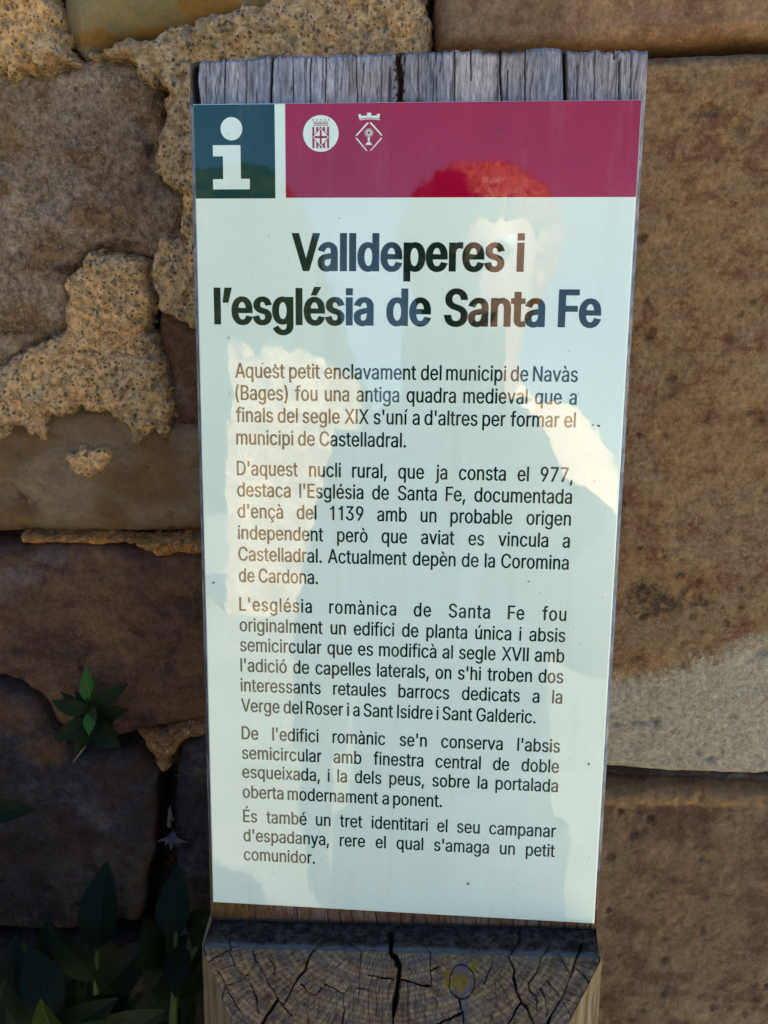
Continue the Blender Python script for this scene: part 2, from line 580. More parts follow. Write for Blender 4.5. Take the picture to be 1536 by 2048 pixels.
    patch('stone', [(-900, 1085), (0, 1085), (60, 1075), (200, 1072), (320, 1085), (440, 1090), (440, 1420), (330, 1440), (250, 1455), (175, 1470), (128, 1420), (105, 1385), (60, 1355), (0, 1335), (-900, 1290)],
          m_red, thick=0.012, power=0.5, edge=0.009, rough=(0.0022, 30), rough2=(0.0005, 180), ragged=0.0014, seed=41,
          zone=blobs((60, 1130, 70, 30), (20, 1160, 60, 30), (120, 1095, 50, 20)), stain_shade=blobs((60, 1080, 30, 12), (295, 1245, 14, 7), (180, 1315, 8, 10)),
          extra=groove([([(20, 1272), (60, 1285), (85, 1290)], 0.0016, 0.002), ([(280, 1238), (300, 1250)], 0.0018, 0.003), ([(85, 1262), (115, 1255)], 0.0012, 0.002), ([(90, 1340), (120, 1365)], 0.0014, 0.002), ([(178, 1300), (182, 1320)], 0.002, 0.002)]),
          label='dark reddish brown stone above the little plant')
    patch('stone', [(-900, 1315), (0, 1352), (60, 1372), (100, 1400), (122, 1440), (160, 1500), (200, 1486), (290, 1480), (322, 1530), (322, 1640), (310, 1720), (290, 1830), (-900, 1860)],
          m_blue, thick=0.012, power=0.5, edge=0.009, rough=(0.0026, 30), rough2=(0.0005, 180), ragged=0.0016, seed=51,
          zone=blobs((50, 1400, 80, 50), (110, 1480, 60, 40)), stain_shade=blobs((60, 1660, 160, 30), (200, 1640, 80, 14), (120, 1800, 330, 120), (-60, 1760, 200, 160)), label='dark blue grey stone at the lower left')  # the two lowest, largest blobs paint the corner's shade into the stone
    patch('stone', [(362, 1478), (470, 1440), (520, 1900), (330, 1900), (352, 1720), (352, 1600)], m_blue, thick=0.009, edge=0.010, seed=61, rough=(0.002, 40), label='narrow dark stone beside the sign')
    patch('stone', [(-900, 1880), (310, 1850), (520, 1915), (560, 2700), (-900, 2700)], m_blue, thick=0.011, edge=0.012, cell=0.0014, seed=71, rough=(0.0026, 30), stain_shade=lambda X, Z: np.ones(X.shape) * 0.9)  # whole stone darkened: shade of the corner put into its colour
    # --- right side stones
    patch('stone', [(868, -500), (1600, -500), (2300, -500), (2300, 60), (1536, 92), (1290, 104), (1000, 116), (868, 120)],
          m_top, thick=0.0125, edge=0.007, rough=(0.0009, 20), rough2=(0.0003, 200), ragged=0.0007, seed=81,
          zone=region([(868, 93), (1290, 90), (1536, 80), (2300, 50), (2300, 100), (868, 140)], 0.002), label='pinkish brown stone across the top right')
    patch('stone', [(560, 130), (1000, 128), (1290, 120), (1536, 108), (2300, 80), (2300, 1580), (1536, 1530), (1400, 1528), (1225, 1518), (560, 1490)],
          m_right, thick=0.0125, power=0.45, edge=0.006, rough=(0.0011, 18), rough2=(0.00025, 200), ragged=0.0006, seed=91,
          zone=region([(1100, 1345), (1262, 1330), (1300, 1328), (1345, 1312), (1390, 1290), (1420, 1300), (1445, 1270), (1500, 1255), (1560, 1235), (2300, 1100), (2300, 1700), (1100, 1600)], 0.011),
          stain_shade=blobs((1295, 1185, 90, 52), (1275, 1170, 60, 44), (1320, 1195, 60, 30), (1270, 1078, 20, 10), (1300, 925, 10, 18), (1268, 858, 10, 8), (1415, 905, 6, 14), (1400, 1185, 30, 12), (1358, 1308, 16, 16), (1350, 1130, 16, 10)),
          label='large mottled brown stone with a pale lower band')
    patch('stone', [(560, 1545), (1225, 1548), (1400, 1552), (1536, 1562), (2300, 1610), (2300, 2800), (560, 2800)],
          m_low, thick=0.0125, power=0.45, edge=0.007, rough=(0.0013, 20), rough2=(0.0004, 200), ragged=0.001, seed=101, cell=0.0009,
          zone=region([(560, 1530), (1536, 1550), (2300, 1580), (2300, 1625), (1536, 1585), (560, 1570)], 0.004),
          stain_shade=blobs((1320, 1945, 14, 20), (1410, 1985, 8, 30), (1395, 1830, 10, 26), (1350, 1625, 6, 5)), label='dull brown stone at the lower right')
    # --- mortar
    patch('mortar_patch', [(-900, -400), (110, -400), (131, -60), (128, 20), (138, 62), (152, 96), (170, 120), (172, 134), (150, 142), (132, 160), (112, 176), (98, 160), (82, 150), (70, 142), (58, 165), (44, 180), (46, 150), (20, 156), (0, 146), (-100, 150), (-900, 150)],
          m_mort, thick=0.011, edge=0.006, cell=0.0006, ragged=0.003, rscale=140, rough=(0.0028, 75), rough2=(0.0010, 330), base=0.008, seed=111, label='thick crumbling tan mortar in the top left corner')
    patch('mortar_patch', [(186, 128), (205, 118), (250, 92), (330, 84), (355, 62), (420, 48), (520, 20), (600, -10), (640, -400), (858, -400), (858, 60), (858, 160), (500, 300), (440, 520), (396, 520), (375, 470), (372, 400), (348, 370), (330, 335), (334, 300), (328, 262), (345, 235), (345, 190), (330, 175), (318, 190), (300, 180), (292, 152), (280, 134), (240, 128)],
          m_mort, thick=0.009, edge=0.006, cell=0.0006, ragged=0.0026, rscale=140, rough=(0.0026, 75), rough2=(0.0009, 330), base=0.007, seed=121, label='tan mortar band along the top and beside the sign')
    patch('mortar_patch', [(205, 506), (232, 500), (262, 503), (290, 512), (312, 522), (317, 560), (322, 600), (312, 618), (306, 650), (322, 690), (336, 712), (340, 745), (352, 770), (357, 800), (357, 845), (345, 858), (324, 850), (310, 866), (288, 870), (272, 850), (262, 832), (246, 830), (236, 810), (200, 812), (184, 804), (170, 800), (160, 815), (142, 822), (114, 822), (112, 836), (118, 852), (108, 862), (92, 852), (70, 848), (45, 845), (38, 866), (8, 862), (8, 834), (-30, 838), (-120, 850), (-900, 850), (-900, 765), (-60, 758), (0, 744), (40, 712), (70, 695), (112, 676), (150, 660), (156, 640), (158, 610), (148, 590), (156, 545), (180, 530)],
          m_mort, thick=0.0060, edge=0.007, cell=0.0005, ragged=0.0024, rscale=200, rough=(0.0017, 70), rough2=(0.0009, 330), base=0.0095, seed=131, label='big patch of tan gravelly mortar on the left')
    patch('mortar_patch', [(322, 512), (334, 500), (335, 478), (350, 470), (385, 476), (450, 480), (450, 660), (395, 650), (362, 632), (344, 620), (330, 606), (322, 560)],
          m_mort, thick=0.0055, edge=0.006, cell=0.0005, ragged=0.0018, rscale=200, rough=(0.0016, 70), rough2=(0.0009, 330), base=0.0095, seed=141, label='tan mortar beside the sign, right of a dark crack')
    patch('mortar_patch', [(150, 902), (158, 893), (172, 896), (180, 882), (196, 876), (206, 886), (222, 882), (240, 882), (243, 898), (236, 915), (222, 930), (198, 944), (178, 936), (164, 925)],
          m_mort, thick=0.0055, edge=0.003, cell=0.0004, ragged=0.0008, rscale=260, rough=(0.001, 90), rough2=(0.0006, 350), base=0.0105, seed=151, label='small lump of mortar stuck on the beige stone')
    patch('mortar_patch', [(268, 1068), (300, 1070), (360, 1062), (440, 1058), (440, 1098), (396, 1090), (360, 1094), (335, 1100), (310, 1088)],
          m_ochre, thick=0.005, edge=0.003, cell=0.0005, ragged=0.001, rscale=220, rough=(0.001, 90), rough2=(0.0006, 350), base=0.0085, seed=161, label='ochre mortar strip under the beige stone')
    patch('mortar_patch', [(60, 1058), (150, 1060), (260, 1064), (300, 1072), (200, 1076), (120, 1072), (62, 1072)],
          m_ochre, thick=0.003, edge=0.002, cell=0.0005, ragged=0.0008, rscale=220, rough=(0.0006, 90), rough2=(0.0004, 350), base=0.0085, seed=165)
    patch('mortar_patch', [(285, 1440), (330, 1442), (440, 1415), (440, 1440), (372, 1470), (352, 1496), (352, 1522), (335, 1526), (322, 1500)],
          m_brown, thick=0.007, edge=0.004, cell=0.0006, ragged=0.0014, rscale=200, rough=(0.0014, 80), rough2=(0.0006, 350), base=0.006, seed=171, label='brown mortar plug above the dark joint')
    patch('mortar_patch', [(1180, 1530), (1290, 1533), (1350, 1536), (1390, 1528), (1440, 1540), (1470, 1536), (1536, 1548), (1900, 1570), (1900, 1590), (1536, 1566), (1400, 1556), (1180, 1552)],
          m_blue, thick=0.004, edge=0.003, cell=0.0006, ragged=0.0012, rscale=160, rough=(0.001, 60), base=-0.002, seed=181)

    # --- courses beyond what the photograph shows, coarser
    rnd = random.Random(4)
    mats = [m_right, m_top, m_low, m_red, m_grey, m_beige]
    x_l, x_r, z_b, z_t = wall_pt(-880, 1000)[0], wall_pt(2250, 1000)[0], wall_pt(0, 2650)[1], wall_pt(0, -380)[1]
    k = 0
    z = GZ - 0.05
    rows = []
    while z < z_b - 0.12:
        h = rnd.uniform(0.2, 0.3)
        rows.append((z, min(z + h, z_b)))
        z += h
    rows[-1] = (rows[-1][0], z_b)
    mid = [(z_b, (z_b * 2 + z_t) / 3), ((z_b * 2 + z_t) / 3, (z_b + 2 * z_t) / 3), ((z_b + 2 * z_t) / 3, z_t)]
    z = z_t
    upper = []
    while z < 1.0:
        h = rnd.uniform(0.2, 0.3)
        upper.append((z, z + h))
        z += h
    g = 0.007
    for i, (a, b) in enumerate(rows + mid + upper):
        spans = [(-1.3, 0.555)] if (a, b) not in mid else [(-1.3, x_l), (x_r, 0.555)]
        for sa, sb in spans:
            x = sa
            while x < sb - 0.02:
                x2 = x + rnd.uniform(0.25, 0.5)
                if sb - x2 < 0.15:
                    x2 = sb
                k += 1
                patch('stone', [(x + g, a + g), (x2 - g, a + g), (x2 - g, b - g), (x + g, b - g)], mats[rnd.randrange(6)], thick=0.012, edge=0.014, cell=0.006,
                      ragged=0.004, rscale=14, rough=(0.003, 12), rough2=(0.001, 60), seed=200 + k, px=False)
                x = x2
    return root


# ------------------------------------------------------------------ the sign post
def wood_face_mat():
    n = N('weathered_blue_grey_wood', 0.9, 0.2)
    v = n.coord((1, 1, 0.03))
    v2 = n.coord((1, 1, 0.16))
    vo = n.coord()
    f1 = n.noise(v, 130, 6, 0.7, 0.15)
    f2 = n.noise(v, 620, 5, 0.75, 0.2)
    f3 = n.noise(vo, 28, 4, 0.6)
    f4 = n.noise(v2, 900, 4, 0.75)
    f5 = n.noise(vo, 300, 4, 0.7)
    col = n.mix(n.ramp(f3, 0.36, 0.62), (0.30, 0.295, 0.32), (0.235, 0.275, 0.36))
    col = n.mix(n.ramp(f1, 0.5, 0.72, 0, 0.6), col, (0.46, 0.465, 0.49))
    col = n.mix(n.ramp(f5, 0.58, 0.72, 0, 0.45), col, (0.50, 0.50, 0.48))
    f9 = n.noise(n.coord((1, 1, 0.02)), 75, 3, 0.6)
    col = n.mix(1.0, col, n.grey(n.ramp(f9, 0.3, 0.7, 0.68, 1.25)), 'MULTIPLY')
    z = n.attr('zone')
    brown = n.mix(n.ramp(n.noise(vo, 60, 5, 0.7), 0.42, 0.6), (0.155, 0.085, 0.05), (0.22, 0.16, 0.12))
    brown = n.mix(n.ramp(n.attr('lichen'), 0.4, 0.9, 0, 0.8), brown, (0.14, 0.078, 0.018))
    col = n.mix(z, col, brown)
    col = n.mix(1.0, col, n.grey(n.ramp(f4, 0.32, 0.7, 0.5, 1.35)), 'MULTIPLY')
    col = n.mix(n.ramp(f2, 0.44, 0.34, 0, 0.85), col, (0.03, 0.03, 0.045))
    col = n.mix(n.ramp(n.attr('dirt'), 0.3, 0.8), col, (0.05, 0.035, 0.03))
    h = n.math('ADD', n.math('MULTIPLY', f2, 1.0), n.math('MULTIPLY', f4, 0.5))
    return n.done(col, n.bump(h, 0.9, 0.0012))


def end_grain_mat():
    n = N('cracked_end_grain', 0.9, 0.2)
    vo = n.coord()
    r = n.attr('ring')
    ang = n.attr('angle')
    f1 = n.noise(vo, 35, 5, 0.65)
    f2 = n.noise(vo, 240, 6, 0.75)
    f3 = n.noise(vo, 1100, 3, 0.7)
    rr = n.math('ADD', n.math('MULTIPLY', r, 1.0), n.math('MULTIPLY', f1, 0.006))
    w1 = n.math('SINE', n.math('MULTIPLY', rr, 2400))
    w2 = n.math('SINE', n.math('MULTIPLY', rr, 640))
    col = n.mix(n.ramp(f1, 0.36, 0.64), (0.27, 0.175, 0.085), (0.29, 0.21, 0.125))
    col = n.mix(n.ramp(f2, 0.50, 0.62, 0, 0.8), col, (0.12, 0.065, 0.032))
    col = n.mix(n.ramp(w1, -1, 1, 0, 0.42), col, (0.085, 0.06, 0.042))
    col = n.mix(n.ramp(w2, 0.1, 1, 0, 0.55), col, (0.11, 0.09, 0.085))
    # radial hair checks
    cx = n.t.nodes.new('ShaderNodeCombineXYZ')
    n.l(n.math('MULTIPLY', ang, 60), cx.inputs[0])
    n.l(n.math('MULTIPLY', r, 60), cx.inputs[1])
    f6 = n.noise(cx.outputs[0], 1.6, 4, 0.7)
    cy = n.t.nodes.new('ShaderNodeCombineXYZ')
    n.l(n.math('MULTIPLY', ang, 42), cy.inputs[0])
    n.l(n.math('MULTIPLY', r, 130), cy.inputs[1])
    f8 = n.noise(cy.outputs[0], 1.0, 6, 0.75, 0.3)
    col = n.mix(n.ramp(f6, 0.40, 0.33, 0, 0.75), col, (0.035, 0.025, 0.02))
    col = n.mix(1.0, col, n.grey(n.ramp(n.math('ADD', n.math('MULTIPLY', f8, 0.72), n.math('MULTIPLY', f3, 0.28)), 0.36, 0.64, 0.5, 1.4)), 'MULTIPLY')
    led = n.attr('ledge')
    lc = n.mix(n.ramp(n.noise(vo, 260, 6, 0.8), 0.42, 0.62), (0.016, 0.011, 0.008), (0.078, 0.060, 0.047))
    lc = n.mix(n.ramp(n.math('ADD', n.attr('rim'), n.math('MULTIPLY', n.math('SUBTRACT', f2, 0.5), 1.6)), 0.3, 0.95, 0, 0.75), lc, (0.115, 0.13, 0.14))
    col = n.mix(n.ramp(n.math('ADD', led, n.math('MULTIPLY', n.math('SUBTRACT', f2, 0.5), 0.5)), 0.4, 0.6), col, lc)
    col = n.mix(n.ramp(n.math('ADD', n.attr('knot'), n.math('MULTIPLY', n.math('SUBTRACT', f2, 0.5), 0.6)), 0.35, 0.6, 0, 0.85), col, (0.11, 0.10, 0.11))
    col = n.mix(n.ramp(n.math('ADD', n.attr('lichen'), n.math('MULTIPLY', n.math('SUBTRACT', f2, 0.5), 2.4)), 0.5, 0.75, 0, 0.9), col, (0.20, 0.135, 0.012))
    col = n.mix(n.ramp(n.attr('dirt'), 0.35, 1.0), col, (0.022, 0.017, 0.014))
    h = n.math('ADD', n.math('MULTIPLY', f2, 0.9), n.math('ADD', n.math('MULTIPLY', f8, 0.8), n.math('MULTIPLY', n.ramp(f6, 0.33, 0.42), 0.8)))
    return n.done(col, n.bump(h, 0.8, 0.0010))


def build_post(root):
    yf = 0.0022
    hw = 0.0765
    m_face, m_end = wood_face_mat(), end_grain_mat()
    n = N('pale_side_wood', 0.85, 0.25)
    v = n.coord((1, 1, 0.05))
    f = n.noise(v, 300, 6, 0.7, 0.2)
    f2 = n.noise(n.coord(), 40, 4)
    m_side = n.done(n.mix(n.ramp(f, 0.35, 0.62), n.mix(n.ramp(f2, 0.4, 0.6), (0.085, 0.058, 0.03), (0.14, 0.105, 0.06)), (0.24, 0.185, 0.11)), n.bump(f, 0.7, 0.001))
    P0f, Nf = np.array([0, yf, 0]), np.array([0, 1.0, 0])

    co_all, q_all, mi_all, base = [], [], [], 0
    AT = {k: [] for k in ('zone', 'lichen', 'dirt', 'ring', 'angle', 'ledge', 'rim', 'knot')}

    def add(X, Y, Z, mi, flip=False, **at_):
        nonlocal base
        c = np.stack([X, Y, Z], -1).reshape(-1, 3)
        q = grid_quads(*X.shape, flip=flip)
        co_all.append(c)
        q_all.append(q + base)
        mi_all.append(np.full(len(q), mi))
        for k in AT:
            AT[k].append(np.ravel(at_.get(k, np.zeros(X.shape))) * np.ones(len(c)))
        base += len(c)

    # ---- weathered front face
    def ztop(x):
        return np.interp(x, [-0.08, -0.076, -0.048, -0.005, 0.045, 0.05, 0.076, 0.08], [0.1632, 0.1636, 0.1649, 0.1656, 0.1662, 0.1655, 0.1650, 0.1648])

    def zbot(x):
        return -0.1558 + 0.0028 * (x / 0.0765)
    xs = np.linspace(-hw, hw, 520)
    T = np.concatenate([np.linspace(0, 0.05, 30)[:-1], np.linspace(0.05, 0.93, 60)[:-1], np.linspace(0.93, 1, 60)])
    X, TT = np.meshgrid(xs, T)
    top = ztop(xs) + 0.0007 * fbm(xs, xs * 0, 700, 5, 3) + 0.0004 * fbm(xs, xs * 0, 160, 6, 3)
    Z = zbot(X) + (top[None, :] - zbot(X)) * TT
    cr = np.zeros(X.shape)
    dirt = np.zeros(X.shape)

    def fpts(pts):
        return [tuple(local_hit(px, py, P0f, Nf)[[0, 2]]) for px, py in pts]
    MM = 0.000168
    wide = [([(389, 119), (386, 160), (391, 205)], 14, 0.006), ([(545, 100), (543, 150), (541, 205)], 4.5, 0.004), ([(801, 95), (795, 120), (801, 150), (799, 205)], 9, 0.005),
            ([(1128, 88), (1130, 140), (1132, 205)], 6.5, 0.006), ([(1240, 120), (1238, 205)], 4, 0.003), ([(622, 110), (620, 205)], 2.5, 0.002), ([(652, 105), (650, 205)], 2.5, 0.002),
            ([(712, 103), (714, 205)], 2.5, 0.002), ([(450, 112), (449, 205)], 3, 0.002), ([(493, 110), (492, 205)], 2.5, 0.002), ([(909, 100), (909, 205)], 3, 0.002),
            ([(941, 96), (942, 160)], 2.5, 0.002), ([(1000, 96), (1000, 150), (1004, 205)], 4, 0.003), ([(1015, 140), (1014, 205)], 2.5, 0.002), ([(1051, 94), (1049, 205)], 3, 0.002),
            ([(1155, 130), (1154, 205)], 2.5, 0.002), ([(1190, 95), (1188, 205)], 2.2, 0.0015), ([(1228, 95), (1230, 118)], 3.5, 0.003), ([(1262, 100), (1262, 205)], 2.2, 0.0015), ([(585, 110), (586, 205)], 2, 0.0012), ([(835, 100), (836, 205)], 2, 0.0012), ([(872, 110), (873, 205)], 2, 0.0012)]
    wig = 0.00018 * fbm(X, Z, 220, 8, 3)
    for pts, wd, dp in wide:
        d = dist_line(X + wig, Z, fpts(pts)) / (wd * MM * (0.62 if wd > 4.2 else 0.42))
        cr = np.maximum(cr, dp * np.clip(1.25 - d, 0, 1))
        dirt = np.maximum(dirt, np.clip(1.35 - d, 0, 1) * 0.95)
    rf = random.Random(12)
    for _ in range(46):
        cx = rf.uniform(-0.075, 0.075)
        za_, zb_ = sorted((rf.uniform(0.145, 0.168), rf.uniform(0.145, 0.168)))
        d = np.hypot(np.abs(X + wig - cx - 0.0004 * np.sin(Z * 300 + cx * 900)), np.maximum(0, np.maximum(za_ - Z, Z - zb_)) * 0.3) / 0.00020
        cr = np.maximum(cr, 0.0006 * np.clip(1.2 - d, 0, 1))
        dirt = np.maximum(dirt, np.clip(1.2 - d, 0, 1) * rf.uniform(0.4, 0.9))
    # dirty rotten band round the middle fissure, brown wood below the panel
    mid = np.clip(1.3 - np.abs(X - fpts([(799, 150)])[0][0]) / 0.0026, 0, 1) * (Z > 0.1)
    dirt = np.maximum(dirt, mid * (0.25 + 0.9 * (fbm(X, Z, 900, 14, 3) > 0.05)))
    topd = np.clip(1.2 - np.abs(X - 0.0285) / 0.017, 0, 1) * sstep(0.0045, 0.0005, top[None, :] - Z) * 0.75
    dirt = np.maximum(dirt, topd)
    Y = yf + cr + 0.00016 * fbm(X * 6, Z * 0.4, 120, 30, 4) + sstep(0.0012, 0, top[None, :] - Z) * 0.0012
    zone = sstep(-0.10, -0.14, Z)
    lich = sstep(0.0, 0.4, fbm(X, Z, 90, 33, 4) + 0.55 * sstep(-0.01, -0.06, X) - 0.25) * zone
    # vertical cracks of the strip under the panel
    for cx in np.linspace(-0.03, 0.074, 22):
        d = np.abs(X + wig * 1.5 - cx + (Z + 0.15) * 0.25 * (0.03 - cx) / 0.03 * 0.4) / 0.00032
        g = np.clip(1.2 - d, 0, 1) * sstep(-0.14, -0.148, Z)
        Y += g * 0.0008
        dirt = np.maximum(dirt, g * 0.7)
    dirt = np.maximum(dirt, sstep(0.0028, 0.0, Z - zbot(X)) * 0.9)
    add(X, Y, Z, 0, zone=zone, dirt=dirt, lichen=lich)

    # ---- ledge and sloping cut below the panel
    e0 = np.array([0, yf, 0])
    l_f = np.array([0, -0.991, -0.1305])                       # horizontal ledge, towards the viewer
    dl = 0.0150
    s_f = np.array([0, -0.66, -0.75])                          # sloping cut
    wl = np.concatenate([np.linspace(0, dl, 46)[:-1], np.linspace(dl, dl + 0.050, 230)])
    us = np.linspace(-1, 1, 760)
    U, WW = np.meshgrid(us, wl)
    over = np.clip(WW - dl, 0, 1)
    HW = np.where(WW < dl, 0.0752 + 0.0006 * WW / dl, 0.0758 - 0.62 * over)
    HW = HW - 0.004 * np.clip(1 - WW / 0.004, 0, 1) * 0
    X = U * HW
    s_led = np.clip(WW, 0, dl)
    Y = yf + l_f[1] * s_led + s_f[1] * over
    Z = zbot(X) + l_f[2] * s_led + s_f[2] * over
    rim = np.exp(-((WW - dl) / 0.0045) ** 2)
    # round the edge and wear
    Y = Y + 0.0018 * np.exp(-((WW - dl) / 0.0024) ** 2)
    Z = Z - 0.0008 * np.exp(-((WW - dl) / 0.0024) ** 2)
    nrm = np.where(WW < dl, 0, 1)
    # parameter hit of pixel cracks
    n_l = np.cross([1.0, 0, 0], l_f)
    n_s = np.cross([1.0, 0, 0], s_f)

    def par(px, py):
        zc = np.array([0, yf, -0.1558])
        p = local_hit(px, py, zc, n_l)
        wv = (p - zc) @ l_f
        if wv <= dl:
            return p[0], wv
        q0 = zc + l_f * dl
        p = local_hit(px, py, q0, n_s)
        return p[0], dl + (p - q0) @ s_f
    C3 = [([(1400, 290), (1405, 390), (1395, 455), (1440, 500), (1455, 560), (1440, 720), (1415, 900), (1405, 1100)], 32), ([(1235, 600), (1330, 620), (1420, 640)], 10), ([(1455, 640), (1536, 655)], 10),
          ([(1095, 690), (1200, 695), (1250, 705)], 7), ([(920, 660), (985, 680), (1060, 735), (1085, 710), (1100, 690)], 10), ([(1065, 735), (1062, 850), (1045, 1100)], 10),
          ([(760, 650), (800, 700), (865, 735), (905, 680)], 10), ([(1040, 300), (1100, 370), (1180, 430), (1180, 520), (1175, 640), (1170, 800)], 7), ([(860, 410), (820, 450), (790, 540), (740, 590), (690, 690), (630, 790)], 11),
          ([(590, 750), (540, 830), (490, 900), (400, 1050)], 18), ([(400, 410), (440, 480), (500, 590), (560, 690), (590, 750), (690, 870)], 7), ([(240, 400), (270, 480), (320, 560), (380, 570), (400, 640), (430, 720), (450, 850)], 8),
          ([(430, 490), (370, 570), (300, 620), (215, 640)], 6), ([(85, 480), (160, 430), (240, 390), (320, 360)], 6), ([(240, 320), (250, 400)], 7), ([(150, 540), (190, 580), (215, 650), (195, 700), (195, 850)], 6),
          ([(215, 650), (280, 760), (350, 880), (430, 1040)], 5), ([(530, 460), (575, 530), (560, 600)], 5), ([(820, 710), (800, 820), (810, 1000)], 5), ([(1310, 600), (1315, 720)], 4), ([(660, 300), (560, 360), (480, 400)], 4), ([(960, 380), (1010, 320)], 5), ([(440, 560), (520, 500), (530, 460)], 4), ([(260, 840), (300, 760), (380, 680)], 4)]
    C3 += [([(x, y0), (x + dx, y1)], 3) for x, y0, y1, dx in ((930, 500, 640, -6), (980, 520, 660, 4), (1010, 700, 1000, -5), (1110, 480, 900, -8), (1130, 620, 1000, -4), (1240, 720, 1000, 3), (1270, 480, 640, -4), (1290, 700, 1000, 2), (1340, 520, 1000, -10), (1370, 480, 620, 0), (1390, 660, 1000, -6), (1490, 500, 1000, -6), (1515, 660, 1000, 3), (700, 820, 1000, -60), (890, 740, 1000, -20), (960, 780, 1000, -14))]
    C4 = [([(820, 360), (740, 490), (780, 570), (775, 630), (800, 720), (825, 790), (770, 880), (700, 1010)], 12), ([(825, 790), (870, 850), (940, 1000)], 13), ([(1240, 390), (1215, 490), (1180, 590), (1150, 660), (1100, 770), (1000, 960)], 14),
          ([(0, 610), (70, 625), (130, 655), (215, 660)], 13), ([(215, 660), (210, 560), (260, 525)], 7), ([(430, 850), (350, 890), (250, 930)], 11), ([(400, 760), (430, 880), (430, 1000)], 8), ([(630, 480), (630, 540), (570, 660)], 6),
          ([(1000, 450), (950, 560), (880, 660), (880, 720), (930, 760), (930, 860)], 5), ([(1080, 490), (1150, 590)], 5), ([(1190, 570), (1250, 620), (1310, 700)], 8), ([(1100, 780), (1140, 850), (1190, 980)], 5), ([(1000, 640), (1090, 760)], 6),
          ([(960, 700), (1000, 650)], 4), ([(960, 700), (990, 780), (1010, 880)], 5), ([(640, 600), (700, 700), (760, 820)], 4), ([(720, 520), (640, 640), (660, 780), (600, 960)], 4), ([(560, 280), (650, 340), (720, 410)], 4), ([(75, 380), (105, 560)], 4), ([(140, 340), (200, 440), (210, 560)], 5), ([(450, 290), (380, 330)], 5), ([(1330, 470), (1385, 570)], 5), ([(820, 290), (800, 330)], 7), ([(1020, 400), (1010, 460), (960, 520)], 4)]
    C4 += [([(420 + 85 * math.cos(a), 640 + 120 * math.sin(a)) for a in np.linspace(0, 6.28, 24)], 5)]
    C4 += [([(x, 500), (x - 3, y1)], 3) for x, y1 in ((10, 900), (50, 900), (100, 900), (140, 860), (170, 1000), (250, 900), (60, 1000))]
    # diamond checks on both flanks
    r_ = random.Random(9)
    for k in range(16):
        x0_, y0_ = r_.uniform(560, 1280), r_.uniform(520, 900)
        a = math.radians(r_.choice((58, 122)) + r_.uniform(-12, 12))
        L_ = r_.uniform(60, 150)
        C4.append(([(x0_, y0_), (x0_ + L_ * 0.5 * math.cos(a) + r_.uniform(-8, 8), y0_ + L_ * 0.5 * math.sin(a)), (x0_ + L_ * math.cos(a), y0_ + L_ * math.sin(a))], r_.uniform(2.5, 4)))
    for k in range(16):
        x0_, y0_ = r_.uniform(130, 760), r_.uniform(480, 900)
        a = math.radians(r_.choice((55, 130)) + r_.uniform(-12, 12))
        L_ = r_.uniform(60, 160)
        C3.append(([(x0_, y0_), (x0_ + L_ * 0.5 * math.cos(a) + r_.uniform(-8, 8), y0_ + L_ * 0.5 * math.sin(a)), (x0_ + L_ * math.cos(a), y0_ + L_ * math.sin(a))], r_.uniform(2.5, 4)))
    cr = np.zeros(X.shape)
    dirt = np.zeros(X.shape)
    wx = X + 0.0006 * fbm(X, WW, 380, 61, 4)
    ww = WW + 0.0006 * fbm(X, WW, 380, 67, 4)
    wvar = np.clip(1.0 + 1.5 * fbm(X, WW, 130, 65, 3), 0.35, 1.9)
    for lst, ox, oy, sc in ((C3, 390, 1780, 0.28), (C4, 800, 1780, 0.293)):
        for pts, wd in lst:
            pp = [par(ox + x * sc, oy + y * sc) for x, y in pts]
            half = max(wd * sc * 0.00019 * 0.42, 0.00013)
            d = dist_line(wx, ww, pp) / (half * wvar)
            dp = 0.0010 + 0.006 * min(1, wd / 30)
            if wd < 5:
                dp = 0.0004
            cr = np.maximum(cr, dp * np.clip(1.3 - d, 0, 1))
            dirt = np.maximum(dirt, np.clip(1.45 - d, 0, 1) * (0.95 if wd >= 6 else 0.5))
    ny = np.where(WW < dl, 0.13, 0.75)
    nz = np.where(WW < dl, -0.99, -0.66)
    rl = 0.0008 * fbm(X, WW, 60, 71, 4) + 0.0004 * fbm(X, WW, 500, 75, 3)
    Y = Y + ny * (cr + rl)
    Z = Z + nz * (cr + rl)
    px_, pz_ = par(785, 1862)
    yy = (WW - pz_) * np.where(WW < dl, 1, 0.95)
    R_ = np.hypot((X - px_) * 1.0, yy * 1.55 + 0.006)
    ANG = np.arctan2(X - px_, yy * 1.55 + 0.006)

    def spot(cx, cy, rx, ry):
        a0 = par(800 + cx * 0.293, 1780 + cy * 0.293)
        ax = rx * 0.293 * 0.00019
        ay = ry * 0.293 * 0.00024
        return np.clip(1.2 - np.hypot((X - a0[0]) / ax, (WW - a0[1]) / ay), 0, 1)
    knot = np.maximum(spot(420, 640, 85, 130), spot(440, 800, 40, 110))
    lich = np.max([spot(400, 640, 80, 80), spot(500, 545, 55, 60), spot(320, 650, 40, 110) * 0.8], 0)
    dirt = np.maximum(dirt, sstep(0.0022, 0, WW) * 0.8)
    add(X, Y, Z, 1, ring=R_, angle=ANG, ledge=sstep(dl + 0.0008, dl - 0.0008, WW), rim=rim, knot=knot, lichen=lich, dirt=dirt)

    # ---- bevels beside the cut, sides, front, back: pale wood
    n_b = len(wl) - 45
    zend = GZ / math.cos(LEAN) - 0.15
    Ls = wl[45:] - dl
    yl = yf + l_f[1] * dl
    zl = -0.1558 + l_f[2] * dl
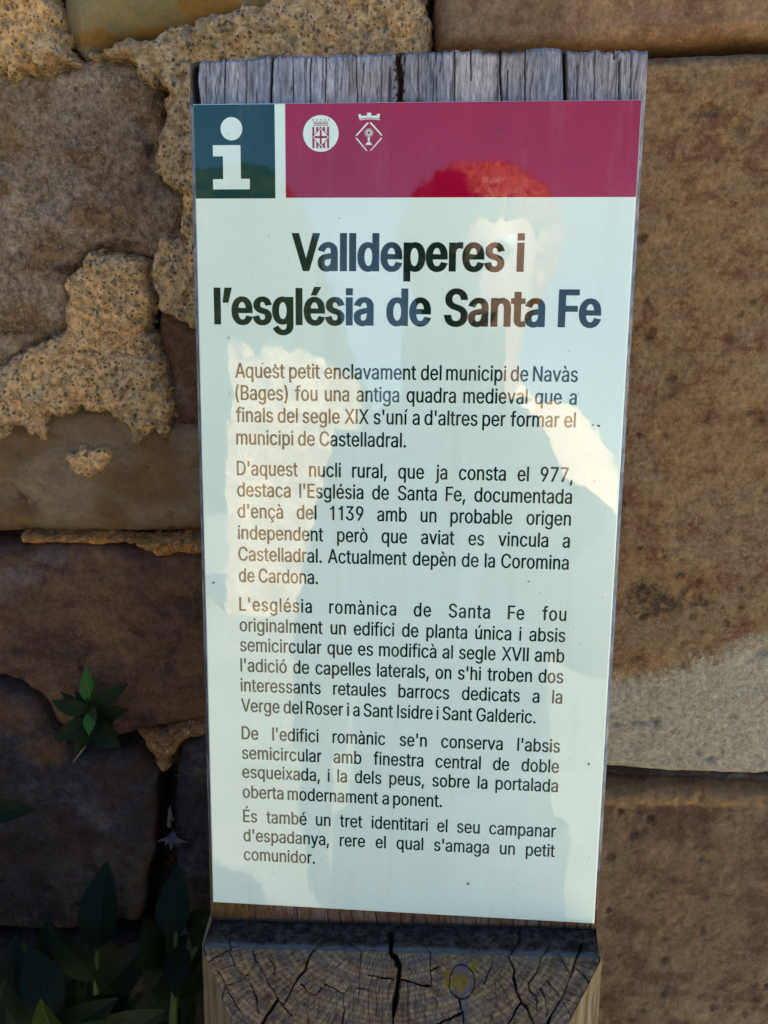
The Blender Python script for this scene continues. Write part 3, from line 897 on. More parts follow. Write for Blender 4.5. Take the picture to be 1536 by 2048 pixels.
    for sgn in (-1, 1):
        t = np.linspace(0, 1, 26)
        TT, SS = np.meshgrid(t, Ls)
        xi = sgn * (0.0758 - 0.62 * SS)
        yi = yl + s_f[1] * SS
        zi = zbot(xi) + l_f[2] * dl + s_f[2] * SS
        xo = np.full(SS.shape, sgn * 0.0762)
        X = xi * (1 - TT) + xo * TT
        Y = yi * (1 - TT) + (yl + 0.001) * TT + 0.0007 * fbm(X * 4, SS * 0.6, 150, 77 + sgn, 3) * (TT > 0.02)
        Z = zi
        add(X, Y, Z, 2, flip=sgn > 0)
        # lower continuation of the bevel
        Zl = np.linspace(0, 1, 20)
        TT, SS = np.meshgrid(t, Zl)
        x_e, y_e, z_e = 0.0758 - 0.62 * Ls[-1], yl + s_f[1] * Ls[-1], zl + s_f[2] * Ls[-1]
        X = sgn * (x_e * (1 - TT) + 0.0762 * TT)
        Y = y_e * (1 - TT) + (yl + 0.001) * TT
        Z = z_e + (zend - z_e) * SS
        add(X, Y, Z, 2, flip=sgn > 0)
        # side: from the front plane back to the rear, whole height (upper part starts at the cut face)
        zz = np.concatenate([np.linspace(zend, zl - 0.03, 20), np.linspace(zl - 0.028, 0.1638, 160)])
        D, ZZ = np.meshgrid(np.linspace(0, 1, 14), zz)
        yfront = np.where(ZZ < zl, yl + 0.001, np.where(ZZ < -0.1560, np.interp(ZZ, [zl, -0.1560], [yl + 0.001, yf]), yf))
        Y = yfront + (0.062 - yfront) * D
        X = sgn * (hw - 0.00015 - 0.006 * sstep(0.85, 1, D)) + sgn * 0.0003 * fbm(Y * 3, ZZ * 0.3, 120, 91 + sgn, 3) * (D > 0.05)
        X = np.where(ZZ < zl + 0.001, X * (0.0762 / hw), X)
        add(X, Y, ZZ, 2, flip=sgn > 0)
    # front below, back, top
    x_e, y_e, z_e = 0.0758 - 0.62 * Ls[-1], yl + s_f[1] * Ls[-1], zl + s_f[2] * Ls[-1]
    X, Z = np.meshgrid(np.linspace(-x_e, x_e, 40), np.linspace(zend, z_e + 0.002, 40))
    add(X, np.full(X.shape, y_e), Z, 2)
    X, Z = np.meshgrid(np.linspace(-0.0705, 0.0705, 20), np.linspace(zend, 0.1638, 40))
    add(X, np.full(X.shape, 0.062), Z, 2, flip=True)
    Xt, D = np.meshgrid(xs, np.linspace(0, 1, 20))
    add(Xt, yf + 0.0012 + (0.0608 - yf) * D, (top[None, :] - 0.0012 * D) + 0.0005 * fbm(Xt, D * 0.06, 400, 97, 3), 0, dirt=np.full(Xt.shape, 0.1))

    co = np.concatenate(co_all)
    q = np.concatenate(q_all)
    mi = np.concatenate(mi_all)
    me = np_mesh('wooden_post', co, q, {k: np.concatenate(v) for k, v in AT.items()})
    o = link('wooden_post', me, [m_face, m_end, m_side], root)
    me.polygons.foreach_set('material_index', mi.astype(np.int32))
    return o


# ------------------------------------------------------------------ the panel and its print
def gloss_mat(name, col, grime=0.06, dots=True):
    n = N(name, 0.05, 0.62)
    v = n.coord()
    f = n.noise(v, 22, 5, 0.6)
    c = n.mix(n.ramp(f, 0.3, 0.7), tuple(x * (1 - grime) for x in col), tuple(min(1, x * (1 + grime)) for x in col))
    f2 = n.noise(v, 900, 2, 0.5)
    c = n.mix(n.ramp(f2, 0.3, 0.7, 0, 0.05), c, tuple(x * 0.6 for x in col))
    f3 = n.noise(n.coord((1, 1, 0.10)), 95, 5, 0.65)
    f4 = n.noise(v, 45, 6, 0.7)
    c = n.mix(n.ramp(n.math('ADD', n.math('MULTIPLY', f3, 0.6), n.math('MULTIPLY', f4, 0.4)), 0.5, 0.66, 0, 0.10), c, (0.30, 0.30, 0.26))
    w1 = n.noise(v, 9, 2, 0.5)
    w2 = n.noise(v, 60, 3, 0.5)
    h = n.math('ADD', n.math('MULTIPLY', w1, 1.0), n.math('MULTIPLY', w2, 0.10))
    rg = n.ramp(n.noise(v, 35, 5, 0.7), 0.45, 0.8, 0.018, 0.05)
    return n.done(c, n.bump(h, 0.12, 0.004), rg)


def ngon_mesh(name, polys, y):
    bm = bmesh.new()
    for p in polys:
        vs = [bm.verts.new((x, y, z)) for x, z in p]
        f = bm.faces.new(vs)
        f.normal_update()
        if f.normal.y > 0:
            f.normal_flip()
    bmesh.ops.triangulate(bm, faces=bm.faces[:])
    me = bpy.data.meshes.new(name)
    bm.to_mesh(me)
    bm.free()
    return me


# letter outlines in thousandths of the type size; by code point: advance, contours (x, y, x, y, ...)
GLYPHS = {
    39: (206, [[78,318,70,509,136,509,128,318]]),
    40: (273, [[89,207,90,235,92,264,96,293,101,324,107,354,114,384,122,413,132,441,142,468,153,494,164,517,177,539,236,539,223,512,212,485,201,457,191,428,182,399,174,370,167,342,161,313,157,285,154,258,152,232,151,207,152,184,154,161,156,138,160,115,165,91,172,67,179,42,188,16,198,-10,209,-38,222,-66,236,-96,177,-96,156,-59,139,-21,124,16,111,55,102,93,95,131,90,169]]),
    41: (273, [[37,-96,52,-66,64,-37,76,-9,86,18,95,44,102,69,108,93,113,116,117,139,120,162,121,184,122,207,121,232,119,258,116,285,112,313,106,342,99,370,91,399,82,428,73,457,62,485,50,512,37,539,97,539,109,517,121,494,131,468,142,441,151,413,159,384,167,354,173,323,178,293,181,264,183,235,184,207,183,168,178,130,171,92,161,53,149,15,134,-22,117,-59,97,-96]]),
    44: (188, [[38,-119,68,71,137,71,84,-119]]),
    46: (188, [[95,-4,86,-4,78,-1,70,3,63,9,57,16,53,24,50,32,50,41,50,50,53,59,57,66,63,73,70,79,78,83,86,86,95,87,104,86,113,83,121,79,128,73,134,66,138,59,140,50,141,41,140,32,138,24,134,16,128,9,121,3,113,-1,104,-4]]),
    49: (400, [[276,509,276,0,212,0,212,395,100,360,100,418,165,440,222,509]]),
    51: (453, [[218,-7,195,-6,173,-3,152,2,133,10,114,19,98,30,83,43,70,57,60,74,52,91,46,111,44,132,109,132,111,119,115,107,120,97,126,87,134,78,144,71,154,64,165,59,178,55,191,52,204,50,219,50,234,51,248,53,262,56,275,61,287,67,297,74,307,83,315,93,321,104,325,116,328,130,329,145,328,158,326,172,322,184,316,196,308,207,299,217,288,226,275,234,260,240,242,244,223,247,201,248,157,248,157,299,288,448,288,452,70,452,70,509,372,509,372,461,211,278,211,289,239,290,264,288,287,284,308,276,327,265,344,253,359,239,371,222,381,205,387,186,392,166,393,145,392,123,387,103,380,84,370,66,358,50,344,36,327,23,309,12,288,4,266,-2,243,-6]]),
    55: (453, [[97,0,323,448,323,452,62,452,62,509,391,509,391,449,165,0]]),
    57: (453, [[226,516,249,514,271,510,291,503,310,494,328,482,343,468,356,452,368,434,377,414,384,393,388,371,389,347,388,328,385,309,380,290,373,270,363,248,350,224,334,197,315,168,200,0,130,0,301,248,307,248,303,240,299,234,294,227,287,221,281,215,273,210,265,206,257,202,248,199,238,196,228,195,218,195,195,196,175,199,155,206,137,214,121,225,106,237,94,252,83,269,74,287,68,307,65,329,64,352,65,375,69,397,75,417,85,436,96,454,110,469,125,483,143,494,162,504,182,510,203,514],[226,460,212,459,199,457,186,452,174,446,163,438,154,429,145,419,138,407,133,395,129,381,126,367,125,352,126,336,129,322,133,308,138,295,145,284,154,274,163,265,174,257,186,251,199,247,212,244,226,243,240,244,254,247,267,251,279,257,289,265,299,273,307,284,314,295,320,308,324,321,327,335,327,350,327,366,324,381,320,394,314,407,307,419,299,429,290,438,279,446,267,452,254,457,241,459]]),
    65: (480, [[16,0,201,509,276,509,463,0,395,0,287,302,264,372,232,478,245,478,213,371,191,302,85,0],[110,142,110,199,370,199,370,142]]),
    66: (456, [[60,0,60,509,241,509,266,508,289,504,310,499,329,491,345,481,359,469,371,456,381,442,388,426,394,410,397,392,398,374,397,358,395,344,392,331,387,320,380,310,373,301,365,293,356,286,347,280,336,275,326,270,315,267,315,262,327,261,339,257,351,252,363,245,374,237,385,227,394,216,402,203,409,189,414,173,417,155,418,136,417,117,413,100,408,83,400,67,390,52,377,39,362,28,344,18,324,10,301,4,275,1,247,0],[125,57,245,57,272,58,296,63,315,70,330,80,341,92,349,105,354,120,355,137,355,149,352,161,348,173,342,184,335,194,327,203,317,211,306,218,293,224,279,228,264,230,248,231,125,231],[125,285,238,285,252,286,265,288,277,291,288,296,299,302,308,309,316,317,323,326,329,337,333,348,335,359,336,372,334,388,330,403,323,417,313,429,299,439,283,446,263,450,240,452,125,452]]),
    67: (510, [[267,-7,235,-5,205,1,177,11,150,25,126,42,104,63,86,88,70,115,57,146,48,179,42,215,40,254,42,293,48,329,57,362,70,393,86,421,104,445,126,466,150,484,177,498,205,508,235,514,267,516,286,515,305,513,323,509,340,504,357,498,373,490,388,481,402,471,415,460,427,447,438,433,448,418,456,402,463,385,469,367,473,348,408,348,405,361,401,373,395,384,389,395,382,404,375,413,366,421,357,428,348,435,337,440,327,445,315,449,304,452,292,454,280,455,267,456,245,454,223,450,203,443,184,432,166,419,150,403,137,385,125,364,116,340,109,314,105,285,103,254,105,223,109,194,116,168,125,145,137,123,151,105,166,89,184,76,203,66,223,59,245,54,267,53,280,53,292,55,304,57,315,60,327,64,337,69,348,74,357,81,366,88,375,96,382,105,389,114,395,125,401,136,405,148,408,160,473,160,469,142,463,124,457,107,448,91,438,76,428,62,416,49,402,38,388,28,373,19,357,11,341,5,323,0,305,-4,286,-6]]),
    68: (502, [[219,0,96,0,96,57,215,57,244,58,272,63,296,70,318,81,337,94,354,110,368,128,379,149,388,172,394,198,398,226,399,255,398,285,394,312,388,337,379,361,368,381,354,399,338,415,320,428,299,438,275,446,249,450,221,452,93,452,93,509,225,509,261,507,294,501,325,492,353,478,377,461,399,441,418,418,433,391,446,361,455,329,460,293,462,255,460,217,455,181,446,149,433,119,417,92,398,68,376,48,351,31,322,17,291,8,256,2],[125,509,125,0,60,0,60,509]]),
    69: (419, [[60,0,60,509,372,509,372,452,125,452,125,286,355,286,355,229,125,229,125,57,375,57,375,0]]),
    70: (410, [[60,0,60,509,369,509,369,452,125,452,125,278,346,278,346,221,125,221,125,0]]),
    71: (520, [[269,-7,236,-5,205,1,176,11,149,25,125,43,104,64,85,88,69,116,57,146,47,179,42,215,40,254,42,293,47,329,57,362,69,393,85,421,103,445,125,466,149,484,175,498,203,508,233,514,265,516,285,515,304,513,322,509,340,504,358,497,374,489,389,480,403,469,416,458,429,445,439,431,449,416,458,401,465,384,470,367,474,349,408,349,404,361,399,372,393,383,387,393,380,403,373,411,365,420,356,427,347,434,337,439,326,444,315,448,304,452,291,454,279,455,265,456,243,454,222,450,202,443,183,432,166,419,150,404,137,385,125,364,116,340,109,314,105,285,103,254,105,223,109,194,116,168,125,145,137,124,151,105,166,90,184,76,203,66,224,59,246,54,269,53,290,54,309,57,328,63,345,71,360,81,374,93,386,107,396,123,404,141,410,160,414,180,415,202,434,199,283,199,283,256,478,256,478,200,476,170,471,141,463,115,451,91,436,69,419,50,399,33,377,19,352,8,326,0,298,-5]]),
    73: (180, [[58,0,58,509,122,509,122,0]]),
    76: (393, [[60,0,60,509,125,509,125,57,361,57,361,0]]),
    78: (523, [[60,0,60,509,136,509,343,183,363,151,388,107,414,55,405,54,401,108,399,157,399,195,399,509,463,509,463,0,387,0,202,290,177,331,148,381,108,452,119,454,122,384,124,328,125,291,125,0]]),
    82: (449, [[60,0,60,509,236,509,264,507,290,504,313,497,333,489,351,478,367,465,380,450,390,433,399,415,405,395,408,374,409,352,408,330,405,309,399,290,390,271,380,255,367,240,351,228,333,217,312,209,289,203,264,199,236,198,96,198,96,255,234,255,252,256,269,258,284,262,298,267,309,273,319,281,327,290,334,300,339,312,342,324,344,338,345,352,344,367,342,380,339,393,334,405,327,415,319,425,309,433,298,440,284,445,269,449,252,451,233,452,125,452,125,0],[353,0,230,229,303,229,428,0]]),
    83: (447, [[224,-9,197,-8,172,-4,149,1,128,9,108,19,91,31,76,45,64,60,54,77,46,96,41,115,38,137,104,137,107,123,110,110,116,98,123,88,132,79,142,71,154,64,166,59,180,55,194,52,209,50,224,49,241,50,257,52,272,55,286,60,299,66,311,74,321,82,329,92,336,102,341,114,345,126,346,139,345,151,342,161,338,171,332,179,325,186,316,193,307,199,296,205,284,209,272,214,259,218,245,222,184,239,154,249,128,260,105,274,86,289,71,307,60,326,54,348,52,372,53,393,58,413,65,431,75,448,87,463,102,476,119,488,138,498,158,506,180,511,203,514,227,516,252,514,275,511,296,505,316,498,334,488,351,476,365,463,377,449,387,433,394,415,399,397,401,378,337,378,334,396,326,412,316,426,302,437,286,447,267,453,247,457,225,459,209,458,194,456,180,452,167,448,156,442,145,435,136,427,129,418,123,409,118,398,116,387,115,376,116,363,119,352,124,342,131,334,139,326,148,319,158,313,169,308,180,304,191,300,202,296,212,293,264,279,312,264,324,258,336,252,347,245,359,238,369,229,379,220,387,209,395,198,401,185,405,171,407,155,408,139,407,118,403,99,396,81,386,64,374,48,360,34,343,21,323,11,302,2,278,-4,252,-8]]),
    86: (480, [[204,0,16,509,84,509,192,206,215,137,248,31,235,31,267,138,290,206,395,509,463,509,278,0]]),
    88: (474, [[18,0,217,284,217,236,29,509,104,509,178,400,204,361,223,329,243,292,232,292,252,329,272,361,298,400,374,509,446,509,259,239,259,287,456,0,382,0,292,129,268,165,250,195,230,231,244,231,225,196,206,166,182,129,91,0]]),
    97: (389, [[160,-9,142,-8,126,-5,110,-1,94,5,80,12,68,22,57,32,48,45,40,58,35,73,31,90,30,108,31,123,34,138,38,150,43,161,50,171,58,179,67,187,78,193,89,199,100,203,112,207,125,211,178,220,234,227,244,228,252,230,259,232,265,235,270,238,273,243,275,248,276,255,276,257,275,268,273,279,271,288,267,297,262,304,256,311,248,317,240,322,230,326,220,329,208,330,196,331,183,330,171,329,159,326,149,322,140,318,132,313,124,307,118,301,112,294,107,288,103,281,100,274,41,291,48,308,57,322,67,335,79,346,91,355,104,364,118,370,133,375,148,379,163,382,179,384,194,384,204,384,215,383,227,382,239,379,251,376,263,372,275,367,286,360,296,353,306,343,315,333,322,320,329,306,333,290,336,272,337,251,337,0,277,0,277,52,272,52,269,45,264,38,258,32,252,25,244,18,236,12,226,6,215,1,203,-3,190,-6,176,-8],[170,45,187,46,202,49,216,53,228,59,239,66,248,74,257,83,263,93,269,104,272,115,275,126,276,138,276,190,273,188,270,186,265,184,259,182,231,176,200,171,175,168,165,166,154,164,144,162,134,159,125,155,117,150,110,145,103,139,98,132,95,124,93,115,92,105,92,95,94,87,98,79,102,72,107,66,114,61,121,56,130,52,139,49,149,47,159,46]]),
    98: (424, [[229,-8,213,-7,198,-5,184,-1,172,4,162,10,153,17,145,24,138,31,118,59,112,59,112,0,53,0,53,509,114,509,114,319,118,319,137,346,144,353,152,360,161,367,171,373,183,378,197,381,212,384,229,384,252,383,274,378,294,371,313,361,330,347,345,332,359,313,370,293,379,270,385,245,389,218,390,189,389,160,385,133,379,108,370,84,359,64,346,45,330,29,313,16,294,5,274,-2,252,-7],[220,47,237,48,253,51,267,57,279,66,291,76,301,88,309,101,316,117,321,133,325,151,327,170,328,189,327,209,325,227,321,245,316,261,309,276,301,290,291,301,280,311,267,319,253,325,237,329,220,330,203,329,188,325,174,320,161,312,150,302,140,291,132,278,125,263,120,247,116,229,113,210,113,189,113,169,116,150,120,132,125,115,132,100,140,86,150,75,162,65,174,57,188,51,204,48]]),
    99: (396, [[207,-8,182,-7,159,-2,137,6,117,16,98,30,82,46,68,64,56,85,46,108,40,133,36,159,34,187,36,216,40,243,46,268,56,291,68,312,82,330,98,346,117,360,137,371,159,378,182,383,207,384,221,384,234,383,247,380,260,377,272,373,284,368,295,362,305,356,315,349,324,341,332,332,340,322,347,312,353,301,358,289,362,277,303,262,301,269,298,276,294,283,290,289,286,295,281,301,276,306,270,311,264,315,257,319,250,322,242,325,234,327,226,329,217,329,207,330,189,329,173,325,158,319,145,310,134,300,124,287,115,274,108,258,103,242,99,224,97,206,96,187,97,169,99,151,103,134,108,117,115,102,124,89,134,76,145,66,158,57,173,51,189,48,207,46,217,47,226,48,234,49,243,52,250,54,258,58,264,62,271,66,277,71,282,76,287,82,292,89,296,95,299,102,302,110,304,117,363,102,359,90,354,78,348,67,341,56,334,46,325,37,316,29,306,21,296,15,285,9,273,4,261,-1,248,-4,235,-6,221,-8]]),
    100: (424, [[195,-8,172,-7,151,-2,130,5,111,16,94,29,79,45,66,64,55,84,46,108,39,133,35,160,34,189,35,218,39,245,46,270,55,293,66,313,79,332,95,347,112,361,131,371,151,378,173,383,196,384,213,384,228,381,241,378,253,373,263,367,272,360,280,353,287,346,306,319,311,319,311,509,372,509,372,0,313,0,313,59,307,59,287,31,280,24,272,17,263,10,252,4,241,-1,227,-5,212,-7],[205,47,221,48,236,51,250,57,263,65,274,75,284,86,293,100,299,115,305,132,309,150,311,169,312,189,311,210,309,229,305,247,300,263,293,278,284,291,275,302,263,312,251,320,237,325,221,329,205,330,187,329,172,325,157,319,145,311,133,301,124,290,115,276,108,261,103,245,99,227,97,209,96,189,97,170,99,151,103,133,109,117,115,101,124,88,134,76,145,66,158,57,172,51,188,48]]),
    101: (404, [[212,-8,185,-7,161,-2,138,6,117,16,98,30,82,46,68,64,56,85,46,108,40,132,35,159,34,187,35,215,39,242,46,267,55,290,67,311,81,329,97,346,115,359,135,370,157,378,180,383,205,384,221,384,236,382,251,379,266,374,280,368,294,361,307,351,319,341,331,329,341,315,350,299,357,282,363,263,368,242,370,219,371,194,371,169,75,169,75,221,338,221,310,202,309,220,307,237,303,254,298,269,291,282,283,294,273,305,263,314,250,321,237,326,222,329,205,330,189,329,173,326,159,321,146,313,135,304,125,294,116,282,109,270,103,256,99,241,97,226,96,211,96,178,97,157,100,139,104,122,110,106,118,92,128,80,139,70,151,61,165,55,179,50,195,47,212,46,224,47,234,48,244,50,254,53,263,56,271,61,278,66,285,73,292,80,297,88,302,96,306,105,365,91,360,77,353,63,345,51,335,39,324,29,311,19,298,11,283,4,266,-1,249,-5,231,-7]]),
    102: (254, [[228,379,228,327,6,327,6,379],[81,0,81,432,82,447,84,461,89,474,96,486,104,496,113,505,124,513,135,519,148,524,161,527,174,529,187,530,197,530,207,529,215,528,222,527,243,521,227,468,215,472,195,474,182,473,171,470,162,466,154,460,149,452,145,443,142,431,142,419,142,0]]),
    103: (425, [[207,-151,187,-150,168,-148,150,-144,134,-140,119,-134,105,-127,93,-119,82,-110,73,-101,64,-91,57,-80,51,-69,101,-41,122,-66,128,-72,136,-78,145,-83,154,-88,165,-92,178,-95,192,-97,207,-97,229,-96,249,-92,267,-85,282,-75,295,-62,304,-47,310,-28,311,-6,311,68,306,68,287,41,280,34,272,28,263,21,252,16,241,11,227,8,212,5,195,5,173,6,152,10,132,17,113,27,95,39,80,53,67,71,55,90,46,112,39,136,35,163,34,191,35,220,39,246,46,271,55,293,66,314,80,332,95,347,112,361,131,371,152,378,173,383,196,384,213,384,228,382,242,378,253,373,264,367,273,360,281,353,288,346,308,319,313,319,313,379,372,379,372,-9,371,-32,367,-54,360,-73,350,-90,338,-104,324,-117,308,-127,291,-136,271,-142,251,-147,229,-150],[205,59,222,60,237,63,251,68,264,75,275,84,285,95,293,107,300,121,305,137,309,154,312,172,312,193,312,212,309,231,305,248,300,264,293,278,285,291,275,303,264,312,251,320,237,325,222,329,205,330,188,329,172,325,158,320,145,312,134,302,124,290,115,277,109,262,103,246,99,229,97,212,96,193,97,173,99,155,103,138,109,123,116,108,124,96,134,85,145,76,158,68,172,63,188,60]]),
    104: (410, [[114,227,114,0,53,0,53,509,114,509,114,287,102,287,112,312,124,332,137,349,152,362,169,372,187,379,207,383,227,384,246,383,264,380,280,376,295,369,309,360,321,349,332,336,341,321,348,304,353,285,356,264,357,240,357,0,296,0,296,235,295,256,290,275,283,291,273,304,260,315,246,323,229,328,210,329,197,328,184,326,172,322,161,317,150,311,141,303,133,293,126,283,121,271,117,257,114,243]]),
    105: (167, [[53,0,53,379,114,379,114,0],[53,436,53,509,114,509,114,436]]),
    106: (167, [[53,379,114,379,114,-30,113,-47,111,-63,107,-77,102,-90,95,-102,86,-113,76,-122,65,-129,52,-135,37,-139,21,-142,4,-143,-10,-143,-10,-87,2,-87,14,-86,25,-83,34,-78,40,-72,46,-64,50,-54,52,-42,53,-29],[53,436,53,509,114,509,114,436]]),
    108: (167, [[53,0,53,509,114,509,114,0]]),
    109: (610, [[53,0,53,379,112,379,112,295,108,295,112,310,118,323,125,335,132,346,141,355,151,363,161,370,172,376,183,380,195,384,207,386,219,386,239,385,257,380,273,372,287,361,299,347,309,331,316,314,321,295,312,295,317,308,322,321,329,332,337,343,347,353,357,361,368,369,381,375,394,380,407,383,422,385,437,386,453,385,468,383,483,378,497,372,510,364,522,354,532,342,541,328,548,313,553,296,556,276,557,255,557,0,496,0,496,254,494,273,490,289,483,302,473,313,460,321,447,326,433,329,419,330,406,330,395,328,384,324,374,320,365,314,358,307,351,299,345,290,341,280,338,270,336,259,335,247,335,0,274,0,274,260,273,275,269,288,262,301,253,311,242,320,229,326,215,329,199,330,188,330,178,328,168,325,158,320,148,314,140,307,132,299,126,289,121,278,117,266,114,253,114,238,114,0]]),
    110: (410, [[114,227,114,0,53,0,53,379,112,379,112,287,102,287,112,312,124,332,137,349,152,362,169,372,187,379,207,383,227,384,246,383,264,380,280,376,295,369,309,360,321,349,332,336,341,321,348,304,353,285,356,264,357,240,357,0,296,0,296,235,295,256,290,275,283,291,273,304,260,315,246,323,229,328,210,329,197,328,184,326,172,322,161,317,150,311,141,303,133,293,126,283,121,271,117,257,114,243]]),
    111: (415, [[207,-8,182,-7,159,-2,137,6,117,16,98,30,82,46,68,64,56,85,46,108,40,133,36,159,34,187,36,216,40,243,46,268,56,291,68,312,82,330,98,346,117,360,137,371,159,378,182,383,207,384,233,383,256,378,278,371,299,360,317,346,333,330,347,312,359,291,369,268,376,243,380,216,381,187,380,159,376,133,369,108,359,85,347,64,333,46,317,30,299,16,278,6,256,-2,233,-7],[207,46,226,48,242,51,257,57,270,66,282,76,292,89,300,102,307,117,312,134,316,151,318,169,319,187,318,206,316,224,312,242,307,258,300,274,292,287,282,300,270,310,257,319,242,325,226,329,207,330,189,329,173,325,158,319,145,310,134,300,124,287,115,274,108,258,103,242,99,224,97,206,96,187,97,169,99,151,103,134,108,117,115,102,124,89,134,76,145,66,158,57,173,51,189,48]]),
    112: (424, [[53,-143,53,379,112,379,112,319,118,319,137,346,144,353,152,360,161,367,171,373,183,378,197,381,212,384,229,384,252,383,274,378,294,371,313,361,330,347,345,332,359,313,370,293,379,270,385,245,389,218,390,189,389,160,385,133,379,108,370,84,359,64,346,45,330,29,313,16,294,5,274,-2,252,-7,229,-8,213,-7,198,-5,184,-1,173,4,162,10,153,17,145,24,138,31,118,59,114,59,114,-143],[220,47,237,48,253,51,267,57,279,66,291,76,301,88,309,101,316,117,321,133,325,151,327,170,328,189,327,209,325,227,321,245,316,261,309,276,301,290,291,301,280,311,267,319,253,325,237,329,220,330,203,329,188,325,174,320,161,312,150,302,140,291,132,278,125,263,120,247,116,229,113,210,113,189,113,169,116,150,120,132,125,115,132,100,140,86,150,75,162,65,174,57,188,51,204,48]]),
    113: (424, [[372,-143,311,-143,311,59,306,59,287,31,280,24,272,17,263,10,252,4,241,-1,227,-5,212,-7,195,-8,172,-7,151,-2,130,5,111,16,94,29,79,45,66,64,55,84,46,108,39,133,35,160,34,189,35,218,39,245,46,270,55,293,66,313,79,332,95,347,112,361,131,371,151,378,173,383,196,384,213,384,228,381,241,378,253,373,263,367,272,360,280,353,287,346,307,319,313,319,313,379,372,379],[205,47,221,48,236,51,250,57,263,65,274,75,284,86,293,100,299,115,305,132,309,150,311,169,312,189,311,210,309,229,305,247,300,263,293,278,284,291,275,302,263,312,251,320,237,325,221,329,205,330,187,329,172,325,157,319,145,311,133,301,124,290,115,276,108,261,103,245,99,227,97,209,96,189,97,170,99,151,103,133,109,117,115,101,124,88,134,76,145,66,158,57,172,51,188,48]]),
    114: (259, [[53,0,53,379,112,379,112,321,115,321,122,335,130,347,140,358,152,367,166,375,181,380,196,384,213,385,229,384,243,384,243,322,230,324,207,326,194,325,182,323,170,319,159,315,149,309,140,301,132,293,126,284,121,273,117,262,114,250,114,237,114,0]]),
    115: (365, [[182,-8,163,-7,145,-5,128,-2,112,3,98,10,84,18,72,27,62,38,53,50,45,63,40,78,36,94,94,107,99,92,105,79,114,69,124,60,136,54,150,49,165,46,181,45,200,46,217,50,232,55,244,62,255,71,262,81,267,91,268,103,267,112,265,121,260,129,254,136,246,142,237,147,225,151,212,155,149,170,125,177,104,186,87,196,72,208,61,222,53,237,48,255,47,274,48,290,51,305,57,319,65,332,75,343,87,354,100,363,115,370,131,377,149,381,167,384,187,384,206,384,223,381,239,378,254,372,267,366,279,358,290,349,299,339,307,328,314,316,319,303,324,290,268,277,264,288,258,298,251,307,243,316,232,323,219,328,205,331,187,333,171,332,156,329,143,324,131,317,121,308,114,299,110,289,109,277,110,267,112,258,117,250,124,243,133,237,144,232,157,227,172,223,229,209,254,202,275,194,292,183,306,171,317,158,325,142,330,125,331,107,330,90,326,75,321,61,312,47,302,35,290,24,276,15,260,6,242,0,223,-5,203,-7]]),
    116: (227, [[204,379,204,327,6,327,6,379],[65,471,126,471,126,98,127,86,128,76,132,68,136,61,142,56,150,53,159,51,170,50,185,51,202,54,213,2,192,-3,168,-4,145,-3,125,2,107,10,92,21,80,35,72,52,67,71,65,93]]),
    117: (410, [[182,-5,164,-4,146,-1,130,4,115,11,101,20,89,31,78,44,69,59,62,76,57,95,54,116,53,139,53,379,114,379,114,144,115,123,119,105,127,89,137,75,150,64,164,56,181,52,200,50,213,51,226,53,238,57,249,62,259,69,268,77,276,86,283,97,289,109,293,122,295,137,296,153,296,379,357,379,357,0,298,0,298,92,307,92,297,67,286,47,272,30,257,17,240,7,222,0,203,-4]]),
    118: (389, [[163,0,17,379,84,379,165,155,171,138,177,121,182,104,187,87,206,21,184,21,203,87,207,104,213,121,218,138,224,155,305,379,371,379,226,0]]),
    120: (379, [[21,0,171,218,171,171,29,379,100,379,147,306,179,253,207,206,175,206,202,253,209,266,216,279,224,292,233,306,282,379,352,379,209,169,209,214,358,0,287,0,231,85,200,136,173,182,205,182,178,136,172,124,165,112,157,99,148,85,91,0]]),
    121: (389, [[47,-139,61,-86,71,-87,80,-89,88,-90,96,-90,104,-89,111,-87,118,-84,124,-80,130,-74,136,-67,141,-58,146,-48,151,-36,163,-1,17,379,84,379,165,155,171,138,177,121,182,104,187,87,206,21,184,21,202,87,224,155,305,379,371,379,204,-58,198,-72,191,-85,184,-97,177,-107,168,-116,159,-124,150,-130,139,-136,128,-140,117,-143,104,-145,91,-145,65,-143]]),
    201: (419, [[60,0,60,509,372,509,372,452,125,452,125,286,355,286,355,229,125,229,125,57,375,57,375,0],[191,558,239,659,307,659,241,558]]),
    224: (389, [[160,-9,142,-8,126,-5,110,-1,94,5,80,12,68,22,57,32,48,45,40,58,35,73,31,90,30,108,31,123,34,138,38,150,43,161,50,171,58,179,67,187,78,193,89,199,100,203,112,207,125,211,178,220,234,227,244,228,252,230,259,232,265,235,270,238,273,243,275,248,276,255,276,257,275,268,273,279,271,288,267,297,262,304,256,311,248,317,240,322,230,326,220,329,208,330,196,331,183,330,171,329,159,326,149,322,140,318,132,313,124,307,118,301,112,294,107,288,103,281,100,274,41,291,48,308,57,322,67,335,79,346,91,355,104,364,118,370,133,375,148,379,163,382,179,384,194,384,204,384,215,383,227,382,239,379,251,376,263,372,275,367,286,360,296,353,306,343,315,333,322,320,329,306,333,290,336,272,337,251,337,0,277,0,277,52,272,52,269,45,264,38,258,32,252,25,244,18,236,12,226,6,215,1,203,-3,190,-6,176,-8],[170,45,187,46,202,49,216,53,228,59,239,66,248,74,257,83,263,93,269,104,272,115,275,126,276,138,276,190,273,188,270,186,265,184,259,182,231,176,200,171,175,168,165,166,154,164,144,162,134,159,125,155,117,150,110,145,103,139,98,132,95,124,93,115,92,105,92,95,94,87,98,79,102,72,107,66,114,61,121,56,130,52,139,49,149,47,159,46],[165,429,99,529,168,529,215,429]]),
